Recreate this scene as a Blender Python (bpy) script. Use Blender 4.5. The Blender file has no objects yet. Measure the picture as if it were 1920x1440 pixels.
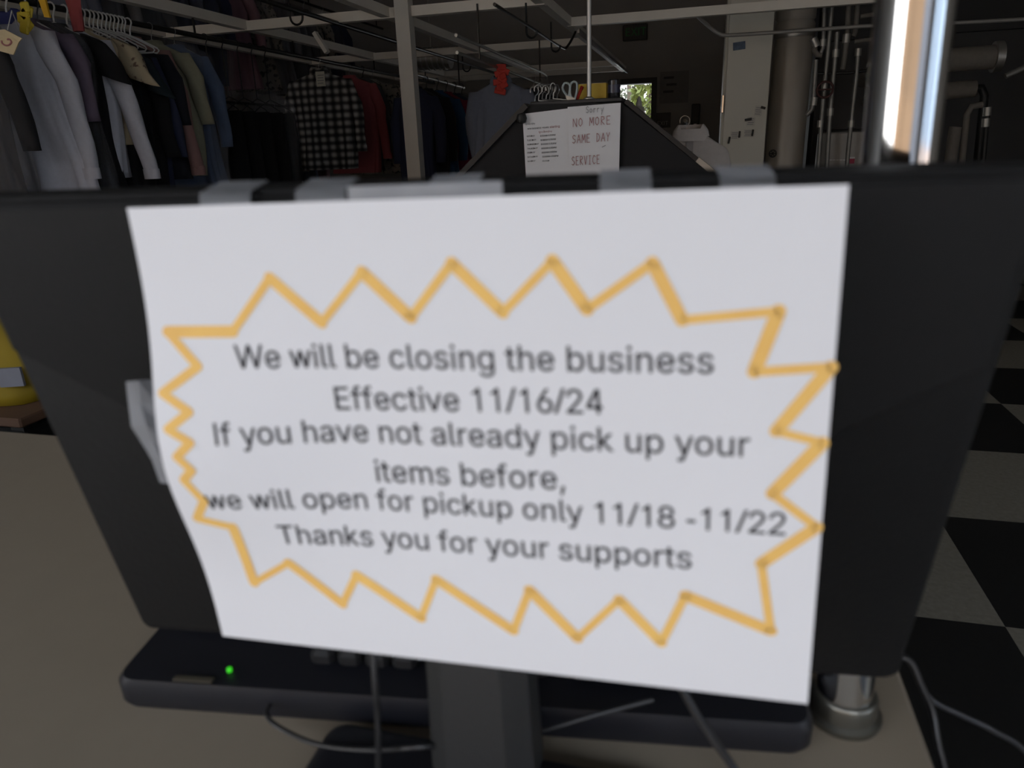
import bpy, math, random
from mathutils import Vector, Matrix, noise as mnoise

S = bpy.context.scene
COL = S.collection
PI = math.pi

# ------------------------------------------------------------------ camera
EYE = Vector((0, 0, 1.29))
CR = Vector((0.96789129, 0.24878999, -0.03591637))       # camera right
CD = Vector((0.04741896, -0.32102987, -0.94588121))      # camera down
CF = Vector((-0.24685601, 0.91380707, -0.32251938))      # camera forward
cam_data = bpy.data.cameras.new('camera')
cam = bpy.data.objects.new('camera', cam_data)
COL.objects.link(cam)
cam.matrix_world = Matrix(((CR.x, -CD.x, -CF.x, EYE.x), (CR.y, -CD.y, -CF.y, EYE.y),
                           (CR.z, -CD.z, -CF.z, EYE.z), (0, 0, 0, 1)))
FPX = 1320.0
cam_data.sensor_width = 36.0
cam_data.sensor_fit = 'HORIZONTAL'
cam_data.lens = 36.0 * FPX / 1920.0
cam_data.clip_start = 0.02
cam_data.clip_end = 200
cam_data.dof.use_dof = True
cam_data.dof.focus_distance = 4.6
cam_data.dof.aperture_fstop = cam_data.lens / 3.0       # 3.0 mm opening
S.camera = cam


def at(px, py, Y):
    """the point of the place in the upright plane at depth Y, seen at that spot of the photograph"""
    r = CR * (px - 960) + CD * (py - 720) + CF * FPX
    return EYE + r * (Y / r.y)


def atz(px, py, z):
    r = CR * (px - 960) + CD * (py - 720) + CF * FPX
    return EYE + r * ((z - EYE.z) / r.z)


# ------------------------------------------------------------------ light
S.view_settings.view_transform = 'Standard'
S.view_settings.look = 'None'
S.view_settings.exposure = 0.0
S.view_settings.gamma = 1.0
S.view_settings.use_curve_mapping = False
S.cycles.use_denoising = True
S.cycles.max_bounces = 8
S.cycles.transparent_max_bounces = 24
S.cycles.sample_clamp_indirect = 4.0

world = bpy.data.worlds.new('sky')
S.world = world
world.use_nodes = True
wn = world.node_tree.nodes
wl = world.node_tree.links
bg = wn['Background']
geo = wn.new('ShaderNodeTexCoord')
sep = wn.new('ShaderNodeSeparateXYZ')
ramp = wn.new('ShaderNodeValToRGB')
wl.new(geo.outputs['Generated'], sep.inputs[0])
wl.new(sep.outputs['Z'], ramp.inputs[0])
ramp.color_ramp.elements[0].position = 0.0
ramp.color_ramp.elements[0].color = (1.0, 0.975, 0.94, 1)
ramp.color_ramp.elements[1].position = 0.7
ramp.color_ramp.elements[1].color = (0.66, 0.79, 1.0, 1)
wl.new(ramp.outputs[0], bg.inputs['Color'])
bg.inputs['Strength'].default_value = 5.4

sun_data = bpy.data.lights.new('sun', 'SUN')
sun_data.energy = 4.0
sun_data.angle = 0.009
sun_data.color = (1.0, 0.93, 0.82)
sun = bpy.data.objects.new('sun', sun_data)
COL.objects.link(sun)
sun.rotation_euler = (math.radians(-24), math.radians(18), 0)   # high, from beyond the back of the shop

YF = -2.3      # street wall
YB = 10.9      # back wall
XL, XR = -5.9, 5.0
ZC = 3.55
for nm, loc, rot, sx, sy in (('window_portal', (-1.925, YF - .02, 1.55), (PI / 2, 0, 0), 7.85, 2.7),
                             ('window_portal', (4.0, YF - .02, 1.55), (PI / 2, 0, 0), 1.8, 2.7),
                             ('window_portal', (XR + .02, -1.2, 1.55), (PI / 2, 0, PI / 2), 1.8, 2.7)):
    ld = bpy.data.lights.new(nm, 'AREA')
    ld.shape = 'RECTANGLE'
    ld.size, ld.size_y = sx, sy
    ld.cycles.is_portal = True
    lo = bpy.data.objects.new(nm, ld)
    COL.objects.link(lo)
    lo.location = loc
    lo.rotation_euler = rot


# ------------------------------------------------------------------ materials
MATS = {}


def mat(name, col, rough=.6, metal=0.0, var=.12, scale=14.0, bump=0.0, spec=.5, sheen=0.0, stretch=None, trans=0.0):
    """principled material with procedural unevenness"""
    if name in MATS:
        return MATS[name]
    m = bpy.data.materials.new(name)
    m.use_nodes = True
    n, l = m.node_tree.nodes, m.node_tree.links
    b = n['Principled BSDF']
    b.inputs['Roughness'].default_value = rough
    b.inputs['Metallic'].default_value = metal
    b.inputs['Specular IOR Level'].default_value = spec
    if sheen:
        b.inputs['Sheen Weight'].default_value = sheen
    tc = n.new('ShaderNodeTexCoord')
    mp = n.new('ShaderNodeMapping')
    if stretch:
        mp.inputs['Scale'].default_value = stretch
    nz = n.new('ShaderNodeTexNoise')
    nz.inputs['Scale'].default_value = scale
    nz.inputs['Detail'].default_value = 4
    l.new(tc.outputs['Object'], mp.inputs[0])
    l.new(mp.outputs[0], nz.inputs['Vector'])
    mx = n.new('ShaderNodeMix')
    mx.data_type = 'RGBA'
    mx.inputs['A'].default_value = (*[c * (1 - var) for c in col], 1)
    mx.inputs['B'].default_value = (*[min(1, c * (1 + var)) for c in col], 1)
    l.new(nz.outputs['Fac'], mx.inputs['Factor'])
    l.new(mx.outputs['Result'], b.inputs['Base Color'])
    if bump:
        bp = n.new('ShaderNodeBump')
        bp.inputs['Strength'].default_value = bump
        bp.inputs['Distance'].default_value = .01
        l.new(nz.outputs['Fac'], bp.inputs['Height'])
        l.new(bp.outputs[0], b.inputs['Normal'])
    MATS[name] = m
    return m


def film(name, alpha, col=(.8, .8, .82), rough=.25, scale=40):
    """thin clear plastic: mostly see-through, with crinkled gloss"""
    if name in MATS:
        return MATS[name]
    m = bpy.data.materials.new(name)
    m.use_nodes = True
    n, l = m.node_tree.nodes, m.node_tree.links
    out = n['Material Output']
    b = n['Principled BSDF']
    b.inputs['Base Color'].default_value = (*col, 1)
    b.inputs['Roughness'].default_value = rough
    tc = n.new('ShaderNodeTexCoord')
    mp = n.new('ShaderNodeMapping')
    mp.inputs['Scale'].default_value = (1, 1, .3)
    nz = n.new('ShaderNodeTexNoise')
    nz.inputs['Scale'].default_value = scale
    nz.inputs['Detail'].default_value = 3
    bp = n.new('ShaderNodeBump')
    bp.inputs['Strength'].default_value = .9
    bp.inputs['Distance'].default_value = .03
    l.new(tc.outputs['Object'], mp.inputs[0])
    l.new(mp.outputs[0], nz.inputs['Vector'])
    l.new(nz.outputs['Fac'], bp.inputs['Height'])
    l.new(bp.outputs[0], b.inputs['Normal'])
    tr = n.new('ShaderNodeBsdfTransparent')
    ms = n.new('ShaderNodeMixShader')
    ms.inputs[0].default_value = alpha
    l.new(tr.outputs[0], ms.inputs[1])
    l.new(b.outputs[0], ms.inputs[2])
    l.new(ms.outputs[0], out.inputs['Surface'])
    MATS[name] = m
    return m


def math_node(n, op, a=None, b=None):
    q = n.new('ShaderNodeMath')
    q.operation = op
    for i, v in enumerate((a, b)):
        if isinstance(v, (int, float)):
            q.inputs[i].default_value = v
    return q


def plaid_mat(name, period=.080):
    m = mat(name, (.5, .5, .5), rough=.9)
    n, l = m.node_tree.nodes, m.node_tree.links
    b = n['Principled BSDF']
    tc = n.new('ShaderNodeTexCoord')
    sp = n.new('ShaderNodeSeparateXYZ')
    l.new(tc.outputs['Object'], sp.inputs[0])
    res = []
    for ax, per in (('X', .076), ('Z', .068)):
        k = math_node(n, 'MULTIPLY', None, 2 * PI / per)
        l.new(sp.outputs[ax], k.inputs[0])
        s = math_node(n, 'SINE')
        l.new(k.outputs[0], s.inputs[0])
        a = math_node(n, 'MULTIPLY_ADD', None, .56)
        a.inputs[2].default_value = .5
        a.use_clamp = True
        l.new(s.outputs[0], a.inputs[0])
        res.append(a)
    su = math_node(n, 'MULTIPLY')
    l.new(res[0].outputs[0], su.inputs[0])
    l.new(res[1].outputs[0], su.inputs[1])
    ad = math_node(n, 'ADD')
    l.new(res[0].outputs[0], ad.inputs[0])
    l.new(res[1].outputs[0], ad.inputs[1])
    w = math_node(n, 'MULTIPLY', None, .09)
    l.new(ad.outputs[0], w.inputs[0])
    t = math_node(n, 'MULTIPLY_ADD', None, .50)
    l.new(su.outputs[0], t.inputs[0])
    l.new(w.outputs[0], t.inputs[2])
    cr = n.new('ShaderNodeValToRGB')
    cr.color_ramp.elements[0].color = (.010, .010, .012, 1)
    cr.color_ramp.elements[1].color = (.74, .71, .67, 1)
    l.new(t.outputs[0], cr.inputs[0])
    l.new(cr.outputs[0], b.inputs['Base Color'])
    return m


def print_mat(name, base, spots, scale=16, thr=.56):
    m = mat(name, base, rough=.9)
    n, l = m.node_tree.nodes, m.node_tree.links
    b = n['Principled BSDF']
    nz = [x for x in n if x.bl_idname == 'ShaderNodeTexNoise'][0]
    nz.inputs['Scale'].default_value = scale
    cr = n.new('ShaderNodeValToRGB')
    cr.color_ramp.elements[0].position = thr - .03
    cr.color_ramp.elements[0].color = (*base, 1)
    cr.color_ramp.elements[1].position = thr + .03
    cr.color_ramp.elements[1].color = (*spots, 1)
    l.new(nz.outputs['Fac'], cr.inputs[0])
    l.new(cr.outputs[0], b.inputs['Base Color'])
    return m


M_STEEL = mat('painted white steel', (.84, .79, .70), .5, scale=6, var=.08)
M_CHROME = mat('polished chrome', (.80, .80, .80), .07, 1.0, var=.03, scale=60)
M_DULL = mat('dull galvanised metal', (.42, .41, .38), .42, .8, scale=20)
M_BLACKMETAL = mat('black iron', (.018, .018, .018), .45, .3)
M_RAIL = mat('dark steel rail', (.05, .048, .045), .3, .7)
M_PLASTIC = mat('black moulded plastic', (.0062, .0062, .0066), .62, 0, scale=300, var=.2, bump=.05, spec=.3)
M_NECK = mat('charcoal plastic', (.030, .030, .030), .5, 0, scale=300, bump=.04)
M_KEYB = mat('black keyboard plastic', (.012, .0125, .017), .42)
M_CABLE = mat('black cable sheath', (.018, .018, .019), .4)
M_PAPER = mat('white printer paper', (.80, .80, .83), .75, 0, var=.025, scale=7, bump=.03)
M_INK = mat('black print', (.03, .03, .033), .8)
M_ORANGE = mat('orange highlighter', (1.0, .57, .16), .7, var=.14, scale=40)
M_RED = mat('red pen', (.40, .17, .17), .8)
M_PENCIL = mat('grey pencil', (.25, .25, .26), .8)
M_COUNTER = mat('beige laminate', (.31, .258, .195), .5, scale=30, var=.04, bump=.02)
M_COUNTERBODY = mat('dark laminate front', (.06, .05, .045), .6)
M_TAPE = film('clear sticky tape', .50, (.40, .41, .44), .45, 12)
M_FILM = film('dry cleaning film', .12, (.45, .45, .48), .14, 30)
M_HW = mat('white plastic', (.72, .72, .70), .4)
M_HB = mat('black wire', (.03, .03, .03), .4, .3)
M_HG = mat('galvanised wire', (.45, .45, .45), .35, .9)
M_WALL = mat('charcoal painted wall', (.33, .315, .295), .85, scale=3, var=.1)  # one grey paint for the side and back walls

# ------------------------------------------------------------------ builders


class MB:
    def __init__(self):
        self.v, self.f = [], []

    def add(self, vs, fs):
        o = len(self.v)
        self.v += [Vector(p) for p in vs]
        self.f += [tuple(i + o for i in q) for q in fs]
        return self

    def box(self, c, s, rot=None, bev=0.0):
        c = Vector(c)
        hx, hy, hz = (k / 2 for k in s)
        if bev <= 0:
            pts = [Vector((x, y, z)) for x in (-hx, hx) for y in (-hy, hy) for z in (-hz, hz)]
            fs = [(0, 1, 3, 2), (4, 6, 7, 5), (0, 4, 5, 1), (2, 3, 7, 6), (0, 2, 6, 4), (1, 5, 7, 3)]
        else:
            b = min(bev, hx, hy, hz)
            out = [(-hx + b, -hy), (hx - b, -hy), (hx, -hy + b), (hx, hy - b), (hx - b, hy), (-hx + b, hy), (-hx, hy - b), (-hx, -hy + b)]
            ins = [(x * (hx - b) / hx, y * (hy - b) / hy) for x, y in out]
            pts = []
            for z, o in ((-hz, ins), (-hz + b, out), (hz - b, out), (hz, ins)):
                pts += [Vector((x, y, z)) for x, y in o]
            fs = [tuple(range(7, -1, -1)), tuple(range(24, 32))]
            for r in range(3):
                for i in range(8):
                    j = (i + 1) % 8
                    fs.append((r * 8 + i, r * 8 + j, r * 8 + 8 + j, r * 8 + 8 + i))
        if rot is not None:
            pts = [rot @ p for p in pts]
        return self.add([p + c for p in pts], fs)

    def tube(self, path, r, seg=10, caps=True, closed=False):
        path = [Vector(p) for p in path]
        n = len(path)
        rr = r if isinstance(r, (list, tuple)) else [r] * n
        tans = []
        for i in range(n):
            a = path[(i - 1) % n] if closed else path[max(0, i - 1)]
            b = path[(i + 1) % n] if closed else path[min(n - 1, i + 1)]
            t = (b - a)
            tans.append(t.normalized() if t.length > 1e-9 else Vector((0, 0, 1)))
        up = Vector((0, 0, 1)) if abs(tans[0].z) < .9 else Vector((1, 0, 0))
        nrm = (up - tans[0] * up.dot(tans[0])).normalized()
        vs = []
        for i in range(n):
            nrm = (nrm - tans[i] * nrm.dot(tans[i]))
            nrm = nrm.normalized() if nrm.length > 1e-6 else tans[i].orthogonal().normalized()
            bi = tans[i].cross(nrm)
            for k in range(seg):
                a = 2 * PI * k / seg
                vs.append(path[i] + nrm * (rr[i] * math.cos(a)) + bi * (rr[i] * math.sin(a)))
        fs = []
        for i in range(n if closed else n - 1):
            for k in range(seg):
                k2 = (k + 1) % seg
                j = (i + 1) % n
                fs.append((i * seg + k, i * seg + k2, j * seg + k2, j * seg + k))
        if caps and not closed:
            fs.append(tuple(range(seg - 1, -1, -1)))
            fs.append(tuple((n - 1) * seg + k for k in range(seg)))
        return self.add(vs, fs)

    def beam(self, a, b, w, h):
        """square tube from a to b, w across, h high"""
        a, b = Vector(a), Vector(b)
        t = (b - a).normalized()
        up = Vector((0, 0, 1)) if abs(t.z) < .9 else Vector((0, 1, 0))
        s = t.cross(up).normalized()
        up = s.cross(t).normalized()
        vs = []
        for p in (a, b):
            for x, z in ((-1, -1), (1, -1), (1, 1), (-1, 1)):
                vs.append(p + s * (x * w / 2) + up * (z * h / 2))
        return self.add(vs, [(3, 2, 1, 0), (4, 5, 6, 7), (0, 1, 5, 4), (1, 2, 6, 5), (2, 3, 7, 6), (3, 0, 4, 7)])

    def lathe(self, prof, c, seg=24):
        """prof: (radius, height) pairs about an upright axis"""
        c = Vector(c)
        vs, fs = [], []
        for r, z in prof:
            for k in range(seg):
                a = 2 * PI * k / seg
                vs.append(c + Vector((r * math.cos(a), r * math.sin(a), z)))
        for i in range(len(prof) - 1):
            for k in range(seg):
                k2 = (k + 1) % seg
                fs.append((i * seg + k, i * seg + k2, (i + 1) * seg + k2, (i + 1) * seg + k))
        fs.append(tuple(range(seg - 1, -1, -1)))
        fs.append(tuple((len(prof) - 1) * seg + k for k in range(seg)))
        return self.add(vs, fs)

    def loft(self, rings, caps=True):
        n = len(rings[0])
        vs = [p for r in rings for p in r]
        fs = []
        for i in range(len(rings) - 1):
            for k in range(n):
                k2 = (k + 1) % n
                fs.append((i * n + k, i * n + k2, (i + 1) * n + k2, (i + 1) * n + k))
        if caps:
            fs.append(tuple(range(n - 1, -1, -1)))
            fs.append(tuple((len(rings) - 1) * n + k for k in range(n)))
        return self.add(vs, fs)

    def prism(self, outline, d):
        """closed outline (3-D points in one plane) pushed along the vector d"""
        n = len(outline)
        d = Vector(d)
        vs = [Vector(p) for p in outline] + [Vector(p) + d for p in outline]
        fs = [tuple(range(n - 1, -1, -1)), tuple(range(n, 2 * n))]
        for i in range(n):
            j = (i + 1) % n
            fs.append((i, j, n + j, n + i))
        return self.add(vs, fs)

    def build(self, name, m, parent=None, smooth=False, fix=True):
        org = parent.get('_o', None) if parent is not None else None
        o3 = Vector(org) if org is not None else Vector((0, 0, 0))
        me = bpy.data.meshes.new(name)
        me.from_pydata([p - o3 for p in self.v], [], self.f)
        me.materials.append(m)
        if fix:
            import bmesh
            bm = bmesh.new()
            bm.from_mesh(me)
            bmesh.ops.recalc_face_normals(bm, faces=bm.faces)
            bm.to_mesh(me)
            bm.free()
        if smooth:
            me.polygons.foreach_set('use_smooth', [True] * len(me.polygons))
            if smooth != 'all':
                me.set_sharp_from_angle(angle=math.radians(40))
        ob = bpy.data.objects.new(name, me)
        COL.objects.link(ob)
        if parent is not None:
            ob.parent = parent
            if org is not None:
                ob['_o'] = tuple(org)
        return ob


def thing(name, label, cat, loc=(0, 0, 0), group=None):
    o = bpy.data.objects.new(name, None)
    COL.objects.link(o)
    o.empty_display_size = .05
    o.location = loc
    o['_o'] = tuple(loc)
    return tag(o, label, cat, group)


def tag(o, label, cat, group=None):
    o['label'] = label
    o['category'] = cat
    if group:
        o['group'] = group
    return o


def struct(name, mb, m, parent=None, smooth=False):
    o = mb.build(name, m, parent, smooth)
    if parent is None:
        o['kind'] = 'structure'
    return o


# outlines of plain upright sans letters: advance, corner points, triangles (thousandths of the letter size)
G_ = {
' ': (188, [], []),
',': (188, [88,-124,32,-124,63,76,143,76], [1,3,2,1,0,3]),
'-': (250, [35,154,35,226,215,226,215,154], [0,1,2,0,2,3]),
'/': (215, [-25,-10,49,-10,237,524,163,524], [0,1,2,0,2,3]),
'0': (400, [299,20,254,-4,200,-12,146,-4,100,20,63,59,37,112,21,177,16,254,21,331,37,397,64,449,100,488,146,513,200,521,254,513,299,488,335,449,362,397,378,331,383,254,378,177,362,112,336,59,139,78,167,60,200,55,232,60,260,78,282,106,298,145,308,195,312,254,308,314,298,364,282,403,260,431,232,449,200,454,167,449,139,431,117,403,101,363,91,314,87,254,91,195,101,145,117,106], [13,15,14,12,15,13,12,16,15,11,16,12,11,38,16,38,17,16,11,39,38,37,17,38,10,39,11,37,18,17,36,18,37,10,40,39,10,41,40,35,18,36,10,42,41,34,18,35,9,42,10,34,19,18,33,19,34,9,43,42,8,43,9,33,20,19,32,20,33,8,44,43,7,44,8,32,21,20,7,45,44,31,21,32,7,46,45,30,21,31,6,46,7,30,22,21,6,47,46,29,22,30,29,23,22,5,47,6,28,23,29,5,24,47,27,23,28,5,25,24,5,26,25,26,23,27,26,0,23,4,26,5,4,0,26,4,1,0,3,1,4,3,2,1]),
'1': (400, [190,0,260,0,260,514,190,514,59,380,161,380,276,488,174,488], [0,1,2,0,2,3,4,5,6,4,6,7]),
'2': (400, [367,-5,32,-5,32,49,204,232,230,261,251,285,268,308,279,329,286,349,288,371,285,396,276,416,262,432,244,444,222,452,197,455,170,452,148,443,130,429,116,411,108,388,105,357,33,357,39,406,55,445,80,477,114,501,153,516,198,521,242,516,281,501,314,478,338,448,354,412,359,373,356,344,349,316,334,287,313,256,283,219,244,176,131,58,131,62,367,62], [27,29,28,27,30,29,26,30,27,26,31,30,25,31,26,25,32,31,24,15,25,15,32,25,24,16,15,14,32,15,13,32,14,24,17,16,13,33,32,23,17,24,12,33,13,23,18,17,11,33,12,23,19,18,10,33,11,10,34,33,23,20,19,22,20,23,9,34,10,22,21,20,9,35,34,8,35,9,7,35,8,7,36,35,6,36,7,6,37,36,5,37,6,5,38,37,4,38,5,3,38,4,3,39,38,2,39,3,2,40,39,2,42,40,42,41,40,2,43,42,2,0,43,1,0,2]),
'3': (400, [284,8,240,-7,191,-12,145,-8,104,5,68,26,39,54,20,90,11,137,86,137,92,109,103,90,120,75,140,64,164,57,191,55,220,58,246,65,267,78,283,96,294,118,297,145,294,170,285,194,269,213,245,229,214,239,174,243,125,243,125,301,256,450,256,447,38,447,38,514,350,514,350,459,179,265,179,294,237,293,283,280,321,257,348,225,365,187,371,145,365,101,348,63,320,32], [32,34,33,32,35,34,32,30,35,30,31,35,31,36,35,32,29,30,29,31,32,29,37,31,37,36,31,28,37,29,28,38,37,28,39,38,28,40,39,28,27,40,27,26,40,26,41,40,25,41,26,24,41,25,24,42,41,23,42,24,22,42,23,22,43,42,21,43,22,20,43,21,20,44,43,7,9,8,7,10,9,19,44,20,7,11,10,19,45,44,18,45,19,7,12,11,6,12,7,17,45,18,6,13,12,16,45,17,6,14,13,16,46,45,15,46,16,6,15,14,6,46,15,5,46,6,5,0,46,4,0,5,4,1,0,3,1,4,3,2,1]),
'4': (400, [240,0,310,0,310,514,240,514,40,103,40,175,360,175,360,103,20,154,100,154,305,514,225,514], [0,1,2,0,2,3,4,5,6,4,6,7,8,9,10,8,10,11]),
'5': (400, [284,11,242,-6,194,-12,150,-7,111,7,77,28,52,57,35,92,27,135,99,135,105,110,115,92,130,77,148,65,170,57,194,55,222,58,247,69,267,85,283,107,292,133,296,162,292,192,282,219,266,241,245,258,220,268,191,272,166,270,142,264,121,254,102,241,35,248,64,514,344,514,344,447,128,447,112,306,108,306,125,319,149,330,175,336,202,339,237,335,269,326,297,310,322,289,342,263,356,233,366,200,369,163,363,115,346,73,319,38], [32,36,33,36,34,33,36,35,34,32,38,36,38,37,36,41,43,42,40,43,41,40,44,43,39,44,40,39,45,44,38,45,39,38,46,45,32,28,38,28,46,38,28,27,46,27,47,46,26,47,27,32,29,28,25,47,26,32,30,29,25,48,47,24,48,25,32,31,30,23,48,24,23,49,48,22,49,23,22,50,49,21,50,22,21,51,50,20,51,21,7,9,8,7,10,9,19,51,20,19,52,51,7,11,10,18,52,19,7,12,11,6,12,7,17,52,18,6,13,12,17,53,52,16,53,17,6,14,13,15,53,16,6,15,14,5,15,6,5,53,15,5,0,53,4,0,5,4,1,0,3,1,4,3,2,1]),
'6': (400, [286,10,245,-6,199,-12,153,-6,113,10,79,37,53,72,37,114,31,162,36,200,48,241,71,287,106,343,223,514,304,514,127,256,110,256,123,278,135,291,149,303,167,312,186,317,208,319,253,314,291,299,323,275,347,242,362,203,367,157,361,111,345,70,319,36,149,67,173,57,199,54,226,57,249,67,268,83,283,104,292,129,295,157,292,186,283,211,268,232,249,247,226,257,199,260,173,257,149,247,130,232,115,212,106,187,103,158,106,129,115,104,130,83], [12,14,13,12,19,14,19,15,14,11,19,12,21,23,22,20,23,21,20,24,23,19,24,20,11,18,19,15,24,19,15,25,24,11,17,18,10,17,11,10,16,17,15,46,25,46,26,25,15,47,46,45,26,46,15,48,47,44,26,45,10,15,16,10,48,15,10,49,48,43,26,44,43,27,26,9,49,10,9,50,49,42,27,43,9,51,50,41,27,42,41,28,27,8,51,9,8,52,51,40,28,41,7,52,8,7,53,52,39,28,40,39,29,28,7,54,53,38,29,39,6,54,7,38,30,29,6,55,54,37,30,38,6,32,55,36,30,37,5,32,6,36,31,30,5,33,32,35,31,36,5,34,33,34,31,35,5,31,34,4,31,5,4,0,31,3,0,4,3,1,0,2,1,3]),
'7': (400, [141,-5,62,-5,291,449,291,447,30,447,30,514,369,514,369,447], [4,6,5,4,2,6,2,7,6,4,1,2,3,7,2,3,0,7,1,3,4,1,0,3]),
'8': (400, [292,7,249,-7,199,-12,150,-7,106,7,70,29,43,59,26,95,20,135,23,167,33,197,50,223,71,245,96,261,121,268,121,264,89,278,62,305,44,340,38,380,44,419,59,453,84,481,117,502,155,516,199,521,243,516,281,502,314,481,339,453,354,419,360,380,354,340,336,305,309,278,278,264,278,268,302,261,327,245,348,223,365,197,375,168,379,135,373,95,356,59,328,29,142,65,168,57,199,54,230,57,256,65,276,78,292,94,301,115,305,139,301,164,291,186,275,204,254,218,228,227,199,230,170,227,144,218,123,204,107,186,97,164,93,139,97,115,106,94,121,78,153,305,175,297,199,295,224,297,245,305,262,317,276,333,284,353,287,376,284,398,276,417,263,433,246,445,224,452,199,455,174,452,153,445,135,433,122,417,114,398,111,376,114,353,122,333,135,317], [24,26,25,23,26,24,23,27,26,22,27,23,22,28,27,22,29,28,21,84,22,84,29,22,21,85,84,83,29,84,83,30,29,20,85,21,82,30,83,20,86,85,81,30,82,20,87,86,80,30,81,20,88,87,80,31,30,19,88,20,79,31,80,19,89,88,78,31,79,19,90,89,78,32,31,18,90,19,77,32,78,18,91,90,76,32,77,18,92,91,76,33,32,17,92,18,75,33,76,17,93,92,17,70,93,74,33,75,74,34,33,16,70,17,16,71,70,73,34,74,16,72,71,72,34,73,16,34,72,16,36,34,36,35,34,15,14,16,14,36,16,13,36,14,13,37,36,12,37,13,12,38,37,11,38,12,11,60,38,60,39,38,11,61,60,59,39,60,58,39,59,11,62,61,58,40,39,10,62,11,57,40,58,10,63,62,10,64,63,56,40,57,56,41,40,9,64,10,9,65,64,55,41,56,55,42,41,8,65,9,8,66,65,54,42,55,53,42,54,8,67,66,53,43,42,7,67,8,52,43,53,7,68,67,6,68,7,52,44,43,51,44,52,6,69,68,6,46,69,50,44,51,6,47,46,49,44,50,5,47,6,49,45,44,5,48,47,48,45,49,5,45,48,4,45,5,4,0,45,4,1,0,3,1,4,3,2,1]),
'9': (400, [113,499,154,515,199,521,245,515,286,498,320,472,345,437,362,395,367,347,363,308,350,268,328,222,292,166,176,-5,94,-5,272,253,289,253,276,231,264,217,249,206,232,197,212,191,191,190,146,195,108,210,76,234,52,266,36,306,31,352,37,398,53,439,79,473,249,442,226,452,199,455,173,452,150,442,130,426,116,405,106,380,103,352,106,323,116,298,130,277,150,262,173,252,199,248,226,252,249,261,268,277,283,297,292,322,295,350,292,379,283,405,268,426], [1,3,2,0,3,1,0,4,3,31,4,0,31,5,4,30,5,31,30,34,5,34,33,5,33,6,5,30,35,34,30,36,35,32,6,33,55,6,32,30,37,36,29,37,30,55,7,6,29,38,37,54,7,55,29,39,38,53,7,54,28,39,29,53,8,7,28,40,39,52,8,53,27,40,28,27,41,40,51,8,52,51,9,8,27,42,41,50,9,51,50,10,9,26,42,27,26,43,42,49,10,50,26,44,43,48,10,49,48,16,10,16,11,10,25,44,26,25,45,44,47,15,48,15,16,48,17,11,16,47,20,15,20,14,15,25,46,45,46,20,47,25,20,46,24,20,25,18,11,17,18,12,11,19,12,18,23,20,24,20,12,19,23,21,20,14,12,20,22,21,23,14,13,12]),
':': (188, [131,280,115,269,95,266,76,269,59,280,48,297,44,316,48,336,59,352,76,363,95,367,115,363,131,352,142,336,146,316,142,297,131,5,115,-6,95,-10,76,-6,59,5,48,22,44,41,48,61,59,77,76,88,95,92,115,88,131,77,142,61,146,41,142,22], [25,27,26,25,28,27,24,28,25,23,28,24,23,29,28,22,29,23,22,30,29,22,31,30,21,31,22,21,16,31,20,16,21,20,17,16,19,17,20,18,17,19,9,11,10,9,12,11,8,12,9,7,12,8,7,13,12,6,13,7,6,14,13,6,15,14,5,15,6,5,0,15,4,0,5,4,1,0,3,1,4,2,1,3]),
'A': (480, [89,-5,9,-5,198,514,280,514,470,-5,391,-5,282,301,272,332,259,371,245,418,225,483,252,483,232,417,218,369,205,331,195,301,365,194,115,194,115,147,365,147], [1,10,2,10,3,2,10,11,3,11,4,3,1,12,10,12,9,10,12,9,11,9,16,11,16,4,11,8,16,9,1,17,12,17,13,12,7,16,8,17,14,13,6,16,7,17,15,14,17,18,15,18,0,15,5,19,6,19,16,6,1,18,17,18,16,17,18,19,16,19,4,16,1,0,18,5,4,19]),
'B': (456, [247,-5,55,-5,55,514,241,514,290,509,331,495,363,473,385,444,399,411,403,374,400,343,391,318,377,298,359,282,339,270,320,263,320,266,341,262,366,250,388,231,407,206,419,174,423,136,418,98,404,64,381,35,347,13,302,0,130,226,130,62,245,62,294,68,327,84,344,107,350,137,347,160,338,181,323,199,303,214,278,223,248,226,130,447,130,290,238,290,263,293,286,301,305,313,319,329,328,349,331,372,325,401,309,425,281,441,240,447], [1,41,2,41,3,2,41,4,3,41,5,4,41,6,5,41,53,6,53,7,6,1,42,41,52,7,53,52,8,7,51,8,52,50,8,51,50,9,8,49,9,50,49,10,9,48,10,49,47,10,48,47,11,10,46,11,47,46,12,11,45,12,46,44,12,45,44,13,12,43,13,44,1,28,42,28,43,42,28,13,43,28,16,13,16,14,13,16,15,14,28,17,16,28,18,17,28,19,18,28,40,19,40,39,19,39,20,19,1,29,28,38,20,39,37,20,38,37,21,20,36,21,37,35,21,36,35,22,21,34,22,35,33,22,34,33,23,22,32,23,33,32,24,23,31,24,32,30,24,31,30,25,24,1,30,29,1,25,30,1,26,25,1,27,26,1,0,27]),
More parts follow.
